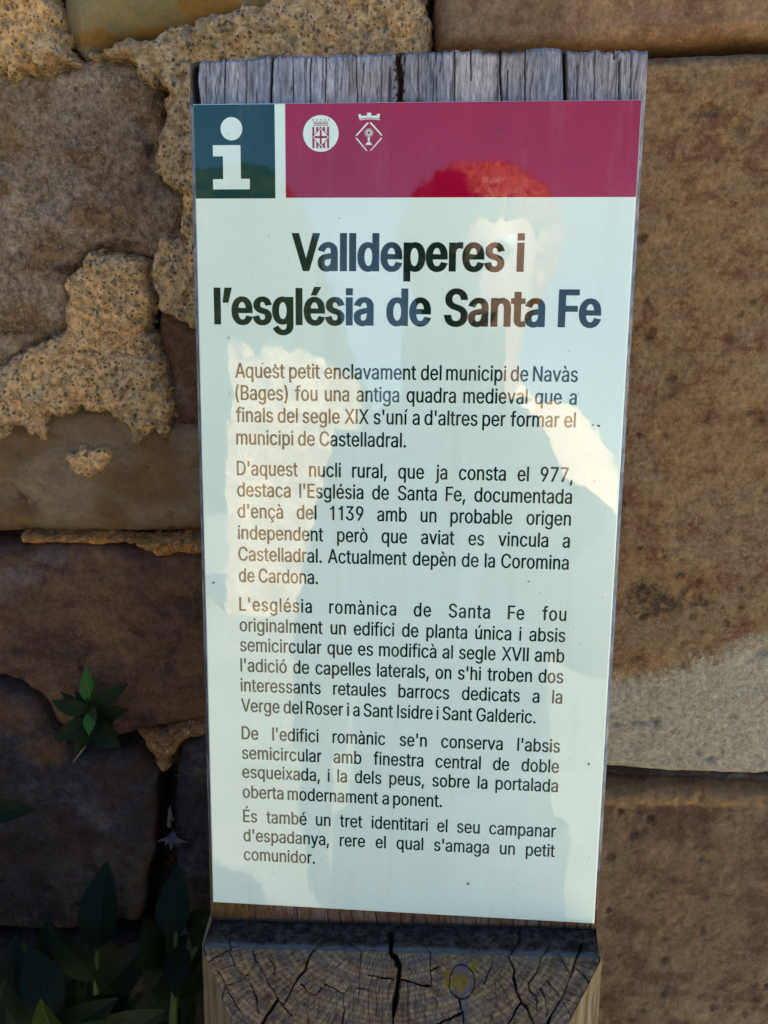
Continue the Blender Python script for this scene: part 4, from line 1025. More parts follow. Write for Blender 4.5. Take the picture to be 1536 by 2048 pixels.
    231: (396, [[207,-8,182,-7,159,-2,137,6,117,16,98,30,82,46,68,64,56,85,46,108,40,133,36,159,34,187,36,216,40,243,46,268,56,291,68,312,82,330,98,346,117,360,137,371,159,378,182,383,207,384,221,384,234,383,247,380,260,377,272,373,284,368,295,362,305,356,315,349,324,341,332,332,340,322,347,312,353,301,358,289,362,277,303,262,301,269,298,276,294,283,290,289,286,295,281,301,276,306,270,311,264,315,257,319,250,322,242,325,234,327,226,329,217,329,207,330,189,329,173,325,158,319,145,310,134,300,124,287,115,274,108,258,103,242,99,224,97,206,96,187,97,169,99,151,103,134,108,117,115,102,124,89,134,76,145,66,158,57,173,51,189,48,207,46,217,47,226,48,234,49,243,52,250,54,258,58,264,62,271,66,277,71,282,76,287,82,292,89,296,95,299,102,302,110,304,117,363,102,359,90,354,78,348,67,341,56,334,46,325,37,316,29,306,21,296,15,285,9,273,4,261,-1,248,-4,235,-6,221,-8],[169,-143,169,-107,210,-107,218,-107,226,-106,231,-104,236,-102,239,-99,241,-95,243,-90,243,-84,243,-79,241,-74,239,-70,236,-67,231,-65,226,-63,218,-62,210,-62,182,-62,192,16,224,16,224,0,224,-29,240,-31,253,-34,264,-38,273,-44,280,-52,285,-61,288,-72,289,-85,288,-99,284,-111,278,-121,270,-129,259,-135,245,-139,229,-142,210,-143]]),
    232: (404, [[212,-8,185,-7,161,-2,138,6,117,16,98,30,82,46,68,64,56,85,46,108,40,132,35,159,34,187,35,215,39,242,46,267,55,290,67,311,81,329,97,346,115,359,135,370,157,378,180,383,205,384,221,384,236,382,251,379,266,374,280,368,294,361,307,351,319,341,331,329,341,315,350,299,357,282,363,263,368,242,370,219,371,194,371,169,75,169,75,221,338,221,310,202,309,220,307,237,303,254,298,269,291,282,283,294,273,305,263,314,250,321,237,326,222,329,205,330,189,329,173,326,159,321,146,313,135,304,125,294,116,282,109,270,103,256,99,241,97,226,96,211,96,178,97,157,100,139,104,122,110,106,118,92,128,80,139,70,151,61,165,55,179,50,195,47,212,46,224,47,234,48,244,50,254,53,263,56,271,61,278,66,285,73,292,80,297,88,302,96,306,105,365,91,360,77,353,63,345,51,335,39,324,29,311,19,298,11,283,4,266,-1,249,-5,231,-7],[180,429,114,529,182,529,230,429]]),
    233: (404, [[212,-8,185,-7,161,-2,138,6,117,16,98,30,82,46,68,64,56,85,46,108,40,132,35,159,34,187,35,215,39,242,46,267,55,290,67,311,81,329,97,346,115,359,135,370,157,378,180,383,205,384,221,384,236,382,251,379,266,374,280,368,294,361,307,351,319,341,331,329,341,315,350,299,357,282,363,263,368,242,370,219,371,194,371,169,75,169,75,221,338,221,310,202,309,220,307,237,303,254,298,269,291,282,283,294,273,305,263,314,250,321,237,326,222,329,205,330,189,329,173,326,159,321,146,313,135,304,125,294,116,282,109,270,103,256,99,241,97,226,96,211,96,178,97,157,100,139,104,122,110,106,118,92,128,80,139,70,151,61,165,55,179,50,195,47,212,46,224,47,234,48,244,50,254,53,263,56,271,61,278,66,285,73,292,80,297,88,302,96,306,105,365,91,360,77,353,63,345,51,335,39,324,29,311,19,298,11,283,4,266,-1,249,-5,231,-7],[177,429,225,529,293,529,227,429]]),
    237: (167, [[53,0,53,379,114,379,114,0],[57,429,104,529,173,529,107,429]]),
    242: (415, [[207,-8,182,-7,159,-2,137,6,117,16,98,30,82,46,68,64,56,85,46,108,40,133,36,159,34,187,36,216,40,243,46,268,56,291,68,312,82,330,98,346,117,360,137,371,159,378,182,383,207,384,233,383,256,378,278,371,299,360,317,346,333,330,347,312,359,291,369,268,376,243,380,216,381,187,380,159,376,133,369,108,359,85,347,64,333,46,317,30,299,16,278,6,256,-2,233,-7],[207,46,226,48,242,51,257,57,270,66,282,76,292,89,300,102,307,117,312,134,316,151,318,169,319,187,318,206,316,224,312,242,307,258,300,274,292,287,282,300,270,310,257,319,242,325,226,329,207,330,189,329,173,325,158,319,145,310,134,300,124,287,115,274,108,258,103,242,99,224,97,206,96,187,97,169,99,151,103,134,108,117,115,102,124,89,134,76,145,66,158,57,173,51,189,48],[183,429,117,529,186,529,234,429]]),
    243: (415, [[207,-8,182,-7,159,-2,137,6,117,16,98,30,82,46,68,64,56,85,46,108,40,133,36,159,34,187,36,216,40,243,46,268,56,291,68,312,82,330,98,346,117,360,137,371,159,378,182,383,207,384,233,383,256,378,278,371,299,360,317,346,333,330,347,312,359,291,369,268,376,243,380,216,381,187,380,159,376,133,369,108,359,85,347,64,333,46,317,30,299,16,278,6,256,-2,233,-7],[207,46,226,48,242,51,257,57,270,66,282,76,292,89,300,102,307,117,312,134,316,151,318,169,319,187,318,206,316,224,312,242,307,258,300,274,292,287,282,300,270,310,257,319,242,325,226,329,207,330,189,329,173,325,158,319,145,310,134,300,124,287,115,274,108,258,103,242,99,224,97,206,96,187,97,169,99,151,103,134,108,117,115,102,124,89,134,76,145,66,158,57,173,51,189,48],[181,429,228,529,297,529,231,429]]),
    250: (410, [[182,-5,164,-4,146,-1,130,4,115,11,101,20,89,31,78,44,69,59,62,76,57,95,54,116,53,139,53,379,114,379,114,144,115,123,119,105,127,89,137,75,150,64,164,56,181,52,200,50,213,51,226,53,238,57,249,62,259,69,268,77,276,86,283,97,289,109,293,122,295,137,296,153,296,379,357,379,357,0,298,0,298,92,307,92,297,67,286,47,272,30,257,17,240,7,222,0,203,-4],[178,429,226,529,294,529,228,429]]),
    8217: (177, [[52,318,82,509,151,509,98,318]]),
}


def glyph(ch, grow):
    """flat triangles of one letter, thickened along x and y separately (type-size units)"""
    k = (ch, grow)
    if k in CACHE:
        return CACHE[k]
    adv, cont = GLYPHS[ord(ch)]
    loops = []
    for c in cont:
        v = np.array(c, float).reshape(-1, 2) / 1000
        e1 = v - np.roll(v, 1, 0)
        e2 = np.roll(v, -1, 0) - v
        n1 = np.stack([-e1[:, 1], e1[:, 0]], 1)
        n2 = np.stack([-e2[:, 1], e2[:, 0]], 1)
        n1 /= np.linalg.norm(n1, axis=1)[:, None] + 1e-9
        n2 /= np.linalg.norm(n2, axis=1)[:, None] + 1e-9
        m = n1 + n2
        kk = np.maximum(0.6, (m * n1).sum(1))
        loops.append(v + np.clip(m / kk[:, None], -1.3, 1.3) * np.array(grow))
    pts = [Vector(p) for v in loops for p in v]
    eds, o = [], 0
    for v in loops:
        eds += [(o + i, o + (i + 1) % len(v)) for i in range(len(v))]
        o += len(v)
    vs, _, fs = delaunay_2d_cdt(pts, eds, [], 0, 1e-6)[:3]
    keep = []
    for f in fs:
        cx = sum(vs[i].x for i in f) / 3
        cy = sum(vs[i].y for i in f) / 3
        if sum(winding(cx, cy, v) for v in loops) != 0:
            keep.append(list(f))
    CACHE[k] = ([(v.x, v.y) for v in vs], keep, adv / 1000)
    return CACHE[k]


def winding(x, y, P):
    Q = np.roll(P, -1, 0)
    side = (Q[:, 0] - P[:, 0]) * (y - P[:, 1]) - (x - P[:, 0]) * (Q[:, 1] - P[:, 1])
    return int(((P[:, 1] <= y) & (Q[:, 1] > y) & (side > 0)).sum()) - int(((P[:, 1] > y) & (Q[:, 1] <= y) & (side < 0)).sum())


CACHE = {}
KERN = {'Va': -0.02, 'Ve': -0.02, 'Fe': -0.012, 'r,': -0.03, 'Aq': -0.01}


def word(s, grow, track):
    parts, x = [], 0.0
    for i, ch in enumerate(s):
        v, f, adv = glyph(ch, grow)
        parts.append((v, f, x))
        x += adv + track + KERN.get(s[i:i + 2], 0)
    a = min(p[0] for p in parts[0][0])
    b = max(p[0] for p in parts[-1][0]) + parts[-1][2]
    return parts, a, b


def text_block(name, lines, size, y, mat, parent, sx, grow, track=0.0, label=None):
    """lines: (text, left, right, baseline, extra letter spacing); each line is fitted between left and right (metres)"""
    V, F = [], []
    for txt, xl, xr, zb, tr in lines:
        items = [word(wd, grow, track + tr) for wd in txt.split(' ')]
        tot = sum(b - a for _, a, b in items) * size * sx
        k = sx
        lo = 0.145 * size
        gap = (xr - xl - tot) / max(1, len(items) - 1)
        if len(items) == 1 or gap < lo:
            k = sx * (xr - xl - lo * (len(items) - 1)) / tot
            gap = lo
        x = xl
        for parts, a, b in items:
            for v, f, dx in parts:
                o = len(V)
                V += [(x + (p[0] + dx - a) * size * k, y, zb + p[1] * size) for p in v]
                F += [[i + o for i in ff] for ff in f]
            x += (b - a) * size * k + gap
    me = bpy.data.meshes.new(name)
    me.from_pydata(V, [], F)
    bm = bmesh.new()
    bm.from_mesh(me)
    for f in bm.faces:
        f.normal_update()
        if f.normal.y > 0:
            f.normal_flip()
    bm.to_mesh(me)
    bm.free()
    o = link(name, me, mat, parent, smooth=False)
    if label:
        o['label'] = label
    return o


def fit_sx(txt, width, gap, size, grow, track):
    items = [word(wd, grow, track) for wd in txt.split(' ')]
    return (width - gap * size * (len(items) - 1)) / (sum(b - a for _, a, b in items) * size)


def disc(cx, cz, rx, rz=None, n=48):
    rz = rz or rx
    return [(cx + rx * math.cos(a), cz + rz * math.sin(a)) for a in np.linspace(0, 2 * math.pi, n, endpoint=False)]


def rect(x0, z0, x1, z1):
    return [(x0, z0), (x1, z0), (x1, z1), (x0, z1)]


def stroke(pts, wd):
    out_ = []
    for (ax, az), (bx, bz) in zip(pts[:-1], pts[1:]):
        L = math.hypot(bx - ax, bz - az)
        nx, nz = -(bz - az) / L * wd / 2, (bx - ax) / L * wd / 2
        out_.append([(ax + nx, az + nz), (bx + nx, bz + nz), (bx - nx, bz - nz), (ax - nx, az - nz)])
    return out_


def build_sign():
    root = empty('information_sign', (0, 0, 0), label='weathered wooden post carrying a glossy white information panel with a crimson header', cat='sign')
    root.rotation_euler = (-LEAN, 0, 0)
    build_post(root)
    mm = 0.001
    m_white = gloss_mat('glossy_white_laminate', (0.66, 0.83, 0.765), 0.03)
    m_teal = gloss_mat('glossy_dark_teal_print', (0.002, 0.042, 0.042))
    m_red = gloss_mat('glossy_crimson_print', (0.29, 0.002, 0.030), 0.1)
    m_ink = gloss_mat('glossy_green_black_print', (0.006, 0.022, 0.017))
    m_emb = gloss_mat('glossy_white_print', (0.66, 0.83, 0.765), 0.03)
    # the panel: thin slab with softly rounded front edges
    bm = bmesh.new()
    bmesh.ops.create_cube(bm, size=1, matrix=Matrix.Translation((0, 0.0009, 0)) @ Matrix.Diagonal((W, 0.0018, H, 1)))
    bmesh.ops.bevel(bm, geom=[e for e in bm.edges if all(v.co.y < 0.0005 for v in e.verts)], offset=0.0006, segments=4, profile=0.5, affect='EDGES')
    me = bpy.data.meshes.new('panel')
    bm.to_mesh(me)
    bm.free()
    panel = link('panel', me, m_white, root, smooth=False)
    panel['label'] = 'glossy white panel with printed text'
    y1, y2, y3 = -0.00006, -0.00012, -0.00018

    def sub(name, polys, y, mat, label=None):
        o = link(name, ngon_mesh(name, polys, y), mat, panel, smooth=False)
        if label:
            o['label'] = label
        return o

    def MP(p):
        return [(x * mm, z * mm) for x, z in p]
    sub('teal_square', [MP(rect(-74.7, 118.6, -46.8, 149.0))], y1, m_teal, 'dark teal square with the information symbol')
    sub('header_band', [MP(rect(-43.2, 118.8, 74.8, 149.1))], y1, m_red, 'crimson header band')
    sub('information_symbol', [MP(disc(-61.7, 141.25, 3.75)), MP([(-68.3, 136.0), (-58.7, 136.0), (-58.7, 125.05), (-55.65, 125.05), (-55.65, 121.6), (-68.45, 121.6), (-68.45, 124.95), (-64.85, 124.95), (-64.85, 132.4), (-68.3, 132.4)])], y2, m_emb, 'white letter i')
    # round emblem: white disc with a striped shield, a lozenge with a cross, and a crown
    cx, cz = -31.05, 139.5
    sub('round_emblem', [MP(disc(cx, cz, 6.05, 5.85, 64))], y2, m_emb, 'white round emblem with striped coat of arms')
    s = 12.1 / 498.0                                           # crop pixels of the emblem to mm
    def E(px, py): return (cx + (px - 424) * s, cz - (py - 462) * s * 0.97)
    pol = []
    for a, b in ((305, 333), (360, 388), (408, 436), (455, 483), (512, 540)):
        pol.append([E(a, 372), E(b, 372), E(b, 660), E(a, 660)])
    for y0_, y1_ in ((350, 356), (326, 338), (314, 318)):
        pol.append([E(322, y0_), E(525, y0_), E(525, y1_), E(322, y1_)])
    for k in range(9):
        pol.append([E(326 + k * 24 - 7, 304), E(326 + k * 24, 294), E(326 + k * 24 + 7, 304), E(326 + k * 24, 313)])
    for k in range(5):
        x_ = 312 + k * 56
        pol.append([E(x_ - 10, 272), E(x_, 266), E(x_ + 10, 272), E(x_ + 4, 288), E(x_ - 4, 288)])
    shield = sub('coat_of_arms', [MP(p) for p in pol], y3, m_red)
    shield_l = sub('lozenge_rim', [MP([E(424, 376), E(550, 512), E(424, 648), E(298, 512)])], y3 - 0.00004, m_red)
    sub('lozenge', [MP([E(424, 392), E(536, 512), E(424, 632), E(312, 512)])], y3 - 0.00008, m_emb)
    sub('cross', [MP([E(411, 412), E(437, 412), E(437, 612), E(411, 612)]), MP([E(332, 497), E(411, 497), E(411, 527), E(332, 527)]), MP([E(437, 497), E(516, 497), E(516, 527), E(437, 527)])], y3 - 0.00012, m_red)
    # lozenge emblem with a mural crown and a monstrance
    cx2, cz2 = -14.75, 138.35
    def G(px, py): return (cx2 + (px - 1097) * s, cz2 - (py - 520) * s * 0.97)
    pol = [[G(*p) for p in q] for q in (
        [(948, 214), (985, 214), (985, 236), (1070, 236), (1070, 262), (962, 278)],
        [(1070, 196), (1126, 196), (1126, 262), (1070, 262)],
        [(1126, 236), (1206, 236), (1206, 214), (1250, 214), (1238, 276), (1126, 262)])]
    arc = [(968 + t * 280, 292 - 14 * math.sin(math.pi * t)) for t in np.linspace(0, 1, 12)]
    pol += [[G(*p) for p in q] for q in stroke(arc, 11)]
    for q in ([(1090, 326), (1072, 326), (912, 500), (918, 512), (932, 506), (1090, 340)], [(1112, 326), (1130, 326), (1284, 496), (1278, 510), (1264, 500), (1112, 340)],
              [(914, 530), (932, 534), (1064, 690), (1082, 712), (1060, 706), (918, 548)], [(1280, 530), (1264, 536), (1128, 692), (1108, 712), (1132, 706), (1278, 548)]):
        pol.append([G(*p) for p in q])
    for k in range(14):
        a = 2 * math.pi * k / 14
        pol += [[G(*p) for p in q] for q in stroke([(1097 + 26 * math.cos(a), 466 + 26 * math.sin(a)), (1097 + 62 * math.cos(a), 466 + 62 * math.sin(a))], 9)]
    ring = [(1097 + 25 * math.cos(a), 466 + 25 * math.sin(a)) for a in np.linspace(0, 2 * math.pi, 25)]
    pol += [[G(*p) for p in q] for q in stroke(ring, 10)]
    pol.append([G(*p) for p in [(1086, 524), (1108, 524), (1114, 550), (1106, 584), (1088, 584), (1080, 550)]])
    pol.append([G(*p) for p in [(1050, 630), (1144, 630), (1130, 604), (1110, 590), (1084, 590), (1064, 604)]])
    sub('lozenge_emblem', [MP(p) for p in pol], y2, m_emb, 'white lozenge emblem with monstrance and crown')

    rs = random.Random(3)
    sp = [disc(x * mm, z * mm, r * mm, r * mm * rs.uniform(0.6, 1), 9) for x, z, r in ((28.5, 139.2, 0.55), (29.2, 138.6, 0.35), (66.5, 42.5, 0.5), (64.5, 42.8, 0.3), (69.5, -83.5, 0.45), (44.5, -14.0, 0.4), (-24.5, 24.6, 0.4), (-64, 71.5, 0.3), (-71.5, -18, 0.5), (55, 68, 0.2), (26.0, -135, 0.5), (-52, 62.6, 0.3), (-47.5, 62.0, 0.4))]
    sp += [disc(rs.uniform(-0.073, 0.073), rs.uniform(-0.147, 0.147), rs.uniform(0.00006, 0.00020), None, 7) for _ in range(110)]
    sub('dirt_specks', sp, y3 - 0.0001, flat_mat('dirt_speck', (0.13, 0.11, 0.09), 0.8))['kind'] = 'stuff'
    # lettering
    gt, gb = (0.035, 0.014), (0.015, 0.003)
    st, sb = 0.0236, 0.01025
    sxt = fit_sx("l\u2019esgl\u00e9sia de Santa Fe", 0.1345, 0.185, st, gt, 0.006)
    sxb = fit_sx('municipi de Castelladral.', 0.0614, 0.165, sb, gb, 0.006)
    text_block('title', [('Valldeperes i', -0.0413, 0.0386, 0.0948, 0), ("l\u2019esgl\u00e9sia de Santa Fe", -0.0691, 0.0655, 0.0764, 0)], st, y1, m_ink, panel, sxt, gt, 0.006, 'bold black title in two lines')
    L, R = -0.0620, 0.0586
    paras = [
        [("Aquest petit enclavament del municipi de Nav\u00e0s", L, R, 57.55, 0), ("(Bages) fou una antiga quadra medieval que a", L, R, 49.7, 0), ("finals del segle XIX s'un\u00ed a d'altres per formar el", L, R, 41.8, 0), ("municipi de Castelladral.", L, -0.0006, 33.7, 0)],
        [("D'aquest nucli rural, que ja consta el 977,", L, R, 22.5, 0), ("destaca l'Esgl\u00e9sia de Santa Fe, documentada", L, R, 14.7, 0), ("d'en\u00e7\u00e0 del 1139 amb un probable origen", L, R, 6.8, 0), ("independent per\u00f2 que aviat es vincula a", L, R, -1.25, 0), ("Castelladral. Actualment dep\u00e8n de la Coromina", L, R, -9.3, 0), ("de Cardona.", L, -0.0323, -17.4, 0)],
        [("L'esgl\u00e9sia rom\u00e0nica de Santa Fe fou", L, R, -28.5, 0.035), ("originalment un edifici de planta \u00fanica i absis", L, R, -36.5, 0), ("semicircular que es modific\u00e0 al segle XVII amb", L, R, -44.3, 0), ("l'adici\u00f3 de capelles laterals, on s'hi troben dos", L, R, -52.3, 0), ("interessants retaules barrocs dedicats a la", L, R, -60.2, 0), ("Verge del Roser i a Sant Isidre i Sant Galderic.", L, 0.0492, -68.35, 0)],
        [("De l'edifici rom\u00e0nic se'n conserva l'absis", L, R, -79.5, 0), ("semicircular amb finestra central de doble", L, R, -87.6, 0), ("esqueixada, i la dels peus, sobre la portalada", L, R, -95.4, 0), ("oberta modernament a ponent.", L, 0.0152, -103.7, 0)],
        [("\u00c9s tamb\u00e9 un tret identitari el seu campanar", L, R, -113.9, 0), ("d'espadanya, rere el qual s'amaga un petit", L, R, -122.0, 0), ("comunidor.", L, -0.0338, -130.1, 0)]]
    for p in paras:
        text_block('paragraph', [(t, a, b, z * mm, k) for t, a, b, z, k in p], sb, y1, m_ink, panel, sxb, gb, 0.006)
    return root


# ------------------------------------------------------------------ plants
def leaf_mat(name, a, b, rough=0.6):
    n = N(name, rough, 0.2)
    v = n.coord()
    f = n.noise(v, 60, 4, 0.6)
    col = n.mix(n.ramp(f, 0.35, 0.65), a, b)
    uv = n.attr('mid')
    col = n.mix(n.ramp(uv, 0.10, 0.03, 0, 0.55), col, tuple(x * 1.9 for x in b))
    m = n.done(col, n.bump(n.ramp(uv, 0.0, 0.15), 0.4, 0.0008))
    tr = n.t.nodes.new('ShaderNodeBsdfTranslucent')
    n.put(col, tr.inputs[0])
    mx = n.t.nodes.new('ShaderNodeMixShader')
    mx.inputs[0].default_value = 0.25
    n.l(n.b.outputs[0], mx.inputs[1])
    n.l(tr.outputs[0], mx.inputs[2])
    o = [x for x in n.t.nodes if x.type == 'OUTPUT_MATERIAL'][0]
    n.l(mx.outputs[0], o.inputs[0])
    return m


def leaf_geo(base, tip, width, normal, bend=0.15, fold=0.25, shape=0.42):
    base, tip, normal = Vector(base), Vector(tip), Vector(normal)
    ax = tip - base
    L = ax.length
    ax.normalize()
    side = ax.cross(normal).normalized()
    nr = side.cross(ax).normalized()
    nu, nv = 13, 7
    co, md = [], []
    for i in range(nu):
        t = i / (nu - 1)
        wv = width / 2 * (math.sin(math.pi * t ** (math.log(0.5) / math.log(shape)))) ** 0.85 if 0 < t < 1 else 0.0004
        for j in range(nv):
            u = (j / (nv - 1) - 0.5) * 2
            p = base + ax * (L * t) + side * (u * wv) + nr * (abs(u) * wv * fold + math.sin(math.pi * t) * L * bend + 0.03 * wv * math.sin(9 * t + u * 3))
            co.append(p[:])
            md.append(abs(u))
    return co, md, nu, nv


def leaf(parent, mat, *a, **k):
    co, md, nu, nv = leaf_geo(*a, **k)
    me = np_mesh('leaf', np.array(co), grid_quads(nu, nv), {'mid': md})
    return link('leaf', me, mat, parent)


def tube_mesh(name, pts, radii, seg=8):
    co, q = [], []
    pts = [Vector(p) for p in pts]
    for i, p in enumerate(pts):
        d = (pts[min(i + 1, len(pts) - 1)] - pts[max(i - 1, 0)]).normalized()
        a = d.orthogonal().normalized()
        b = d.cross(a)
        r = radii if isinstance(radii, (int, float)) else radii[i]
        for k in range(seg):
            t = 2 * math.pi * k / seg
            co.append((p + a * (r * math.cos(t)) + b * (r * math.sin(t)))[:])
    for i in range(len(pts) - 1):
        for k in range(seg):
            q.append((i * seg + k, i * seg + (k + 1) % seg, (i + 1) * seg + (k + 1) % seg, (i + 1) * seg + k))
    return np_mesh(name, np.array(co), np.array(q))


def build_plants():
    g1 = leaf_mat('bright_leaf', (0.022, 0.105, 0.018), (0.03, 0.13, 0.02))
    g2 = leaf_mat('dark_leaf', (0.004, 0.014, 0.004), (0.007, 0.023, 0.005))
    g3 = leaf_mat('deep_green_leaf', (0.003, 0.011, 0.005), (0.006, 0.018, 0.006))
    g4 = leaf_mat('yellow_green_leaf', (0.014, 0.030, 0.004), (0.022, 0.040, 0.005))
    stem = flat_mat('green_stem', (0.06, 0.10, 0.03), 0.6)
    # the little plant rooted in the wall joint
    y = WY - 0.030
    c = at(187, 1432, y)
    r = empty('wall_plant', at(190, 1455, WY - 0.012), label='small star shaped green plant growing out of the dark stone joint', cat='plant')
    inv = Matrix.Translation(-r.location)

    def lf(mat, b, t, wd, dy0=0.0, dy1=-0.006, nrm=(0, -1, 0.35), **k):
        o = leaf(r, mat, at(b[0], b[1], y + dy0), at(t[0], t[1], y + dy1), wd, nrm, **k)
        o.matrix_parent_inverse = inv
        return o
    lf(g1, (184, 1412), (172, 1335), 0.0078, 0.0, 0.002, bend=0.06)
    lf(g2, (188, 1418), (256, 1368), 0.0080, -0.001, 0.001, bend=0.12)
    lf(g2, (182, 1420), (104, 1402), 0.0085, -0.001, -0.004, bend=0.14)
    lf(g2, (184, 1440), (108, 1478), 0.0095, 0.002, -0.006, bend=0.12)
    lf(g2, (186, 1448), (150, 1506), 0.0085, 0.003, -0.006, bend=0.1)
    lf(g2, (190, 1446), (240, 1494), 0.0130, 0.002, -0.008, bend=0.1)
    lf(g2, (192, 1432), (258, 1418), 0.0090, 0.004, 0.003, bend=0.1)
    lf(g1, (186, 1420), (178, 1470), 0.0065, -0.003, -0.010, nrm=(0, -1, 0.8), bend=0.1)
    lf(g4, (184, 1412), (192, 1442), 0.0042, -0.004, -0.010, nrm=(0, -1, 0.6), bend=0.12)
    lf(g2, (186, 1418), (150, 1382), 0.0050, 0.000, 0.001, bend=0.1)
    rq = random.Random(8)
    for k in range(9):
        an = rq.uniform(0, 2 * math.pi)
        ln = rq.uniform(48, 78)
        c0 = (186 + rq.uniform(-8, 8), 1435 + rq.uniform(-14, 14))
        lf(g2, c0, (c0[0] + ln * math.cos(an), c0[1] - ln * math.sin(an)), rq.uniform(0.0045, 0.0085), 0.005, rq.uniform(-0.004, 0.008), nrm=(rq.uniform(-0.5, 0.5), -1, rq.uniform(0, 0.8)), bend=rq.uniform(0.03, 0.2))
    o = link('stem', tube_mesh('stem', [at(186, 1415, y), at(187, 1432, y + 0.003), at(190, 1450, y + 0.010), at(196, 1462, WY - 0.006)], [0.0007, 0.0009, 0.0010, 0.0012]), stem, r)
    o.matrix_parent_inverse = inv
    o = link('stem', tube_mesh('stem', [at(188, 1450, y + 0.008), at(172, 1490, y + 0.010), at(146, 1525, WY - 0.011)], [0.0005, 0.0005, 0.0003]), flat_mat('dry_stem', (0.25, 0.18, 0.09)), r)
    o.matrix_parent_inverse = inv

    # tall weeds at the foot of the wall, lower left
    def weed(label, foot, stems, leaves, name='weed'):
        fx, fy = foot
        rt = empty(name, (fx, fy, GZ), label=label, cat='plant')
        iv = Matrix.Translation((-fx, -fy, -GZ))
        for pts in stems:
            P = [Vector((fx, fy, GZ)), Vector((fx, fy, GZ + 0.35))] + [at(*p) for p in pts]
            # smooth chain
            Q = []
            for i in range(len(P) - 1):
                for t in np.linspace(0, 1, 6, endpoint=False):
                    Q.append(P[i].lerp(P[i + 1], t))
            Q.append(P[-1])
            o_ = link('stem', tube_mesh('stem', Q, [0.0026 - 0.0016 * i / len(Q) for i in range(len(Q))]), stem, rt)
            o_.matrix_parent_inverse = iv
        for mat, b, t, wd, nrm, bend in leaves:
            o_ = leaf(rt, mat, at(*b), at(*t), wd, nrm, bend=bend, shape=0.40)
            o_.matrix_parent_inverse = iv
    F = (0, -1, 0.3)
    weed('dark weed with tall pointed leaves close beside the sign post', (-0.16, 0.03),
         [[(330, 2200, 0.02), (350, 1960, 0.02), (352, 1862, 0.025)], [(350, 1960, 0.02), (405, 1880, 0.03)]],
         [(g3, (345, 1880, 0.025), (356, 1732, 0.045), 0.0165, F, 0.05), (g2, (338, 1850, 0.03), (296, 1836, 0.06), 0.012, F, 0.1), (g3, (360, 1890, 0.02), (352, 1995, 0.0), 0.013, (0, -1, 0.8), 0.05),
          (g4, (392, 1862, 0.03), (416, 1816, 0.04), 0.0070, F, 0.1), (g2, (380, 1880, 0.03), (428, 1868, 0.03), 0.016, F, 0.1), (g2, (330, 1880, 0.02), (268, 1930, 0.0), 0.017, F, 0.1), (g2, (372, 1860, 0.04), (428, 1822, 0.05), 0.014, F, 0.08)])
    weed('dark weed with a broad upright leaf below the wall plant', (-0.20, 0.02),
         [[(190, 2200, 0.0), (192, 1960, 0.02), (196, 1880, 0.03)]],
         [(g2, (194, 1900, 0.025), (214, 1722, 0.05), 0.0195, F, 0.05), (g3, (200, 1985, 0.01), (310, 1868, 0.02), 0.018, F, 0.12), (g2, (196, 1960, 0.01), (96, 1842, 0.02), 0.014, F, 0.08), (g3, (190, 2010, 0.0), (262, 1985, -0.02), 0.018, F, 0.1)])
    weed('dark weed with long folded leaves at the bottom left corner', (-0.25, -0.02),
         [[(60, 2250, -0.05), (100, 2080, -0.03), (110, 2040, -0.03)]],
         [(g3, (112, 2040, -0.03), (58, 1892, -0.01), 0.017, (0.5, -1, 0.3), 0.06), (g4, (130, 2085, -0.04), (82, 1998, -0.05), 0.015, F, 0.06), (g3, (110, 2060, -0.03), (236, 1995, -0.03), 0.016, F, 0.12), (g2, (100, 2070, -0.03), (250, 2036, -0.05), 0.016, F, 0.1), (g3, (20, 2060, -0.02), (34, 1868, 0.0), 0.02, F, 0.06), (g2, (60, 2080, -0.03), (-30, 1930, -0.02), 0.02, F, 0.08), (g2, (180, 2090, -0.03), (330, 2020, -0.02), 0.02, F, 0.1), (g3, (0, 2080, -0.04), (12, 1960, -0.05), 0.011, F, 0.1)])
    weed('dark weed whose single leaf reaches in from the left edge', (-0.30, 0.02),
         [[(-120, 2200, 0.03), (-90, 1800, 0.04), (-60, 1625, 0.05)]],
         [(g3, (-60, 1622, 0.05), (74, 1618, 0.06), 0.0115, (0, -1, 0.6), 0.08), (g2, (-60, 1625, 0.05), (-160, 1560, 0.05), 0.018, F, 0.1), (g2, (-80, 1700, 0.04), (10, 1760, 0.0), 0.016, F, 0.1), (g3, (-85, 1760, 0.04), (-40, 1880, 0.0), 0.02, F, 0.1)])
    rw = random.Random(77)  # extra near-black leaves, added to make the bottom left corner darker
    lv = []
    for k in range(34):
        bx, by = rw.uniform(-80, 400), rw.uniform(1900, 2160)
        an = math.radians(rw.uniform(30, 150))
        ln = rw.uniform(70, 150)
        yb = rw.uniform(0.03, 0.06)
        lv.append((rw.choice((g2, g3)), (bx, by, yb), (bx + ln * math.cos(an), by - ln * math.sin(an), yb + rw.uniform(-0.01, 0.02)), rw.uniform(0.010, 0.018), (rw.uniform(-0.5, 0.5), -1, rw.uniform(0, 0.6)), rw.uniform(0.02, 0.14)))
    weed('dense dark low weed added to darken the bottom left behind the larger leaves', (-0.19, 0.05), [[(60, 2300, 0.05), (80, 2040, 0.05)], [(180, 2300, 0.05), (200, 2060, 0.05)], [(300, 2300, 0.05), (310, 2030, 0.05)]], lv)
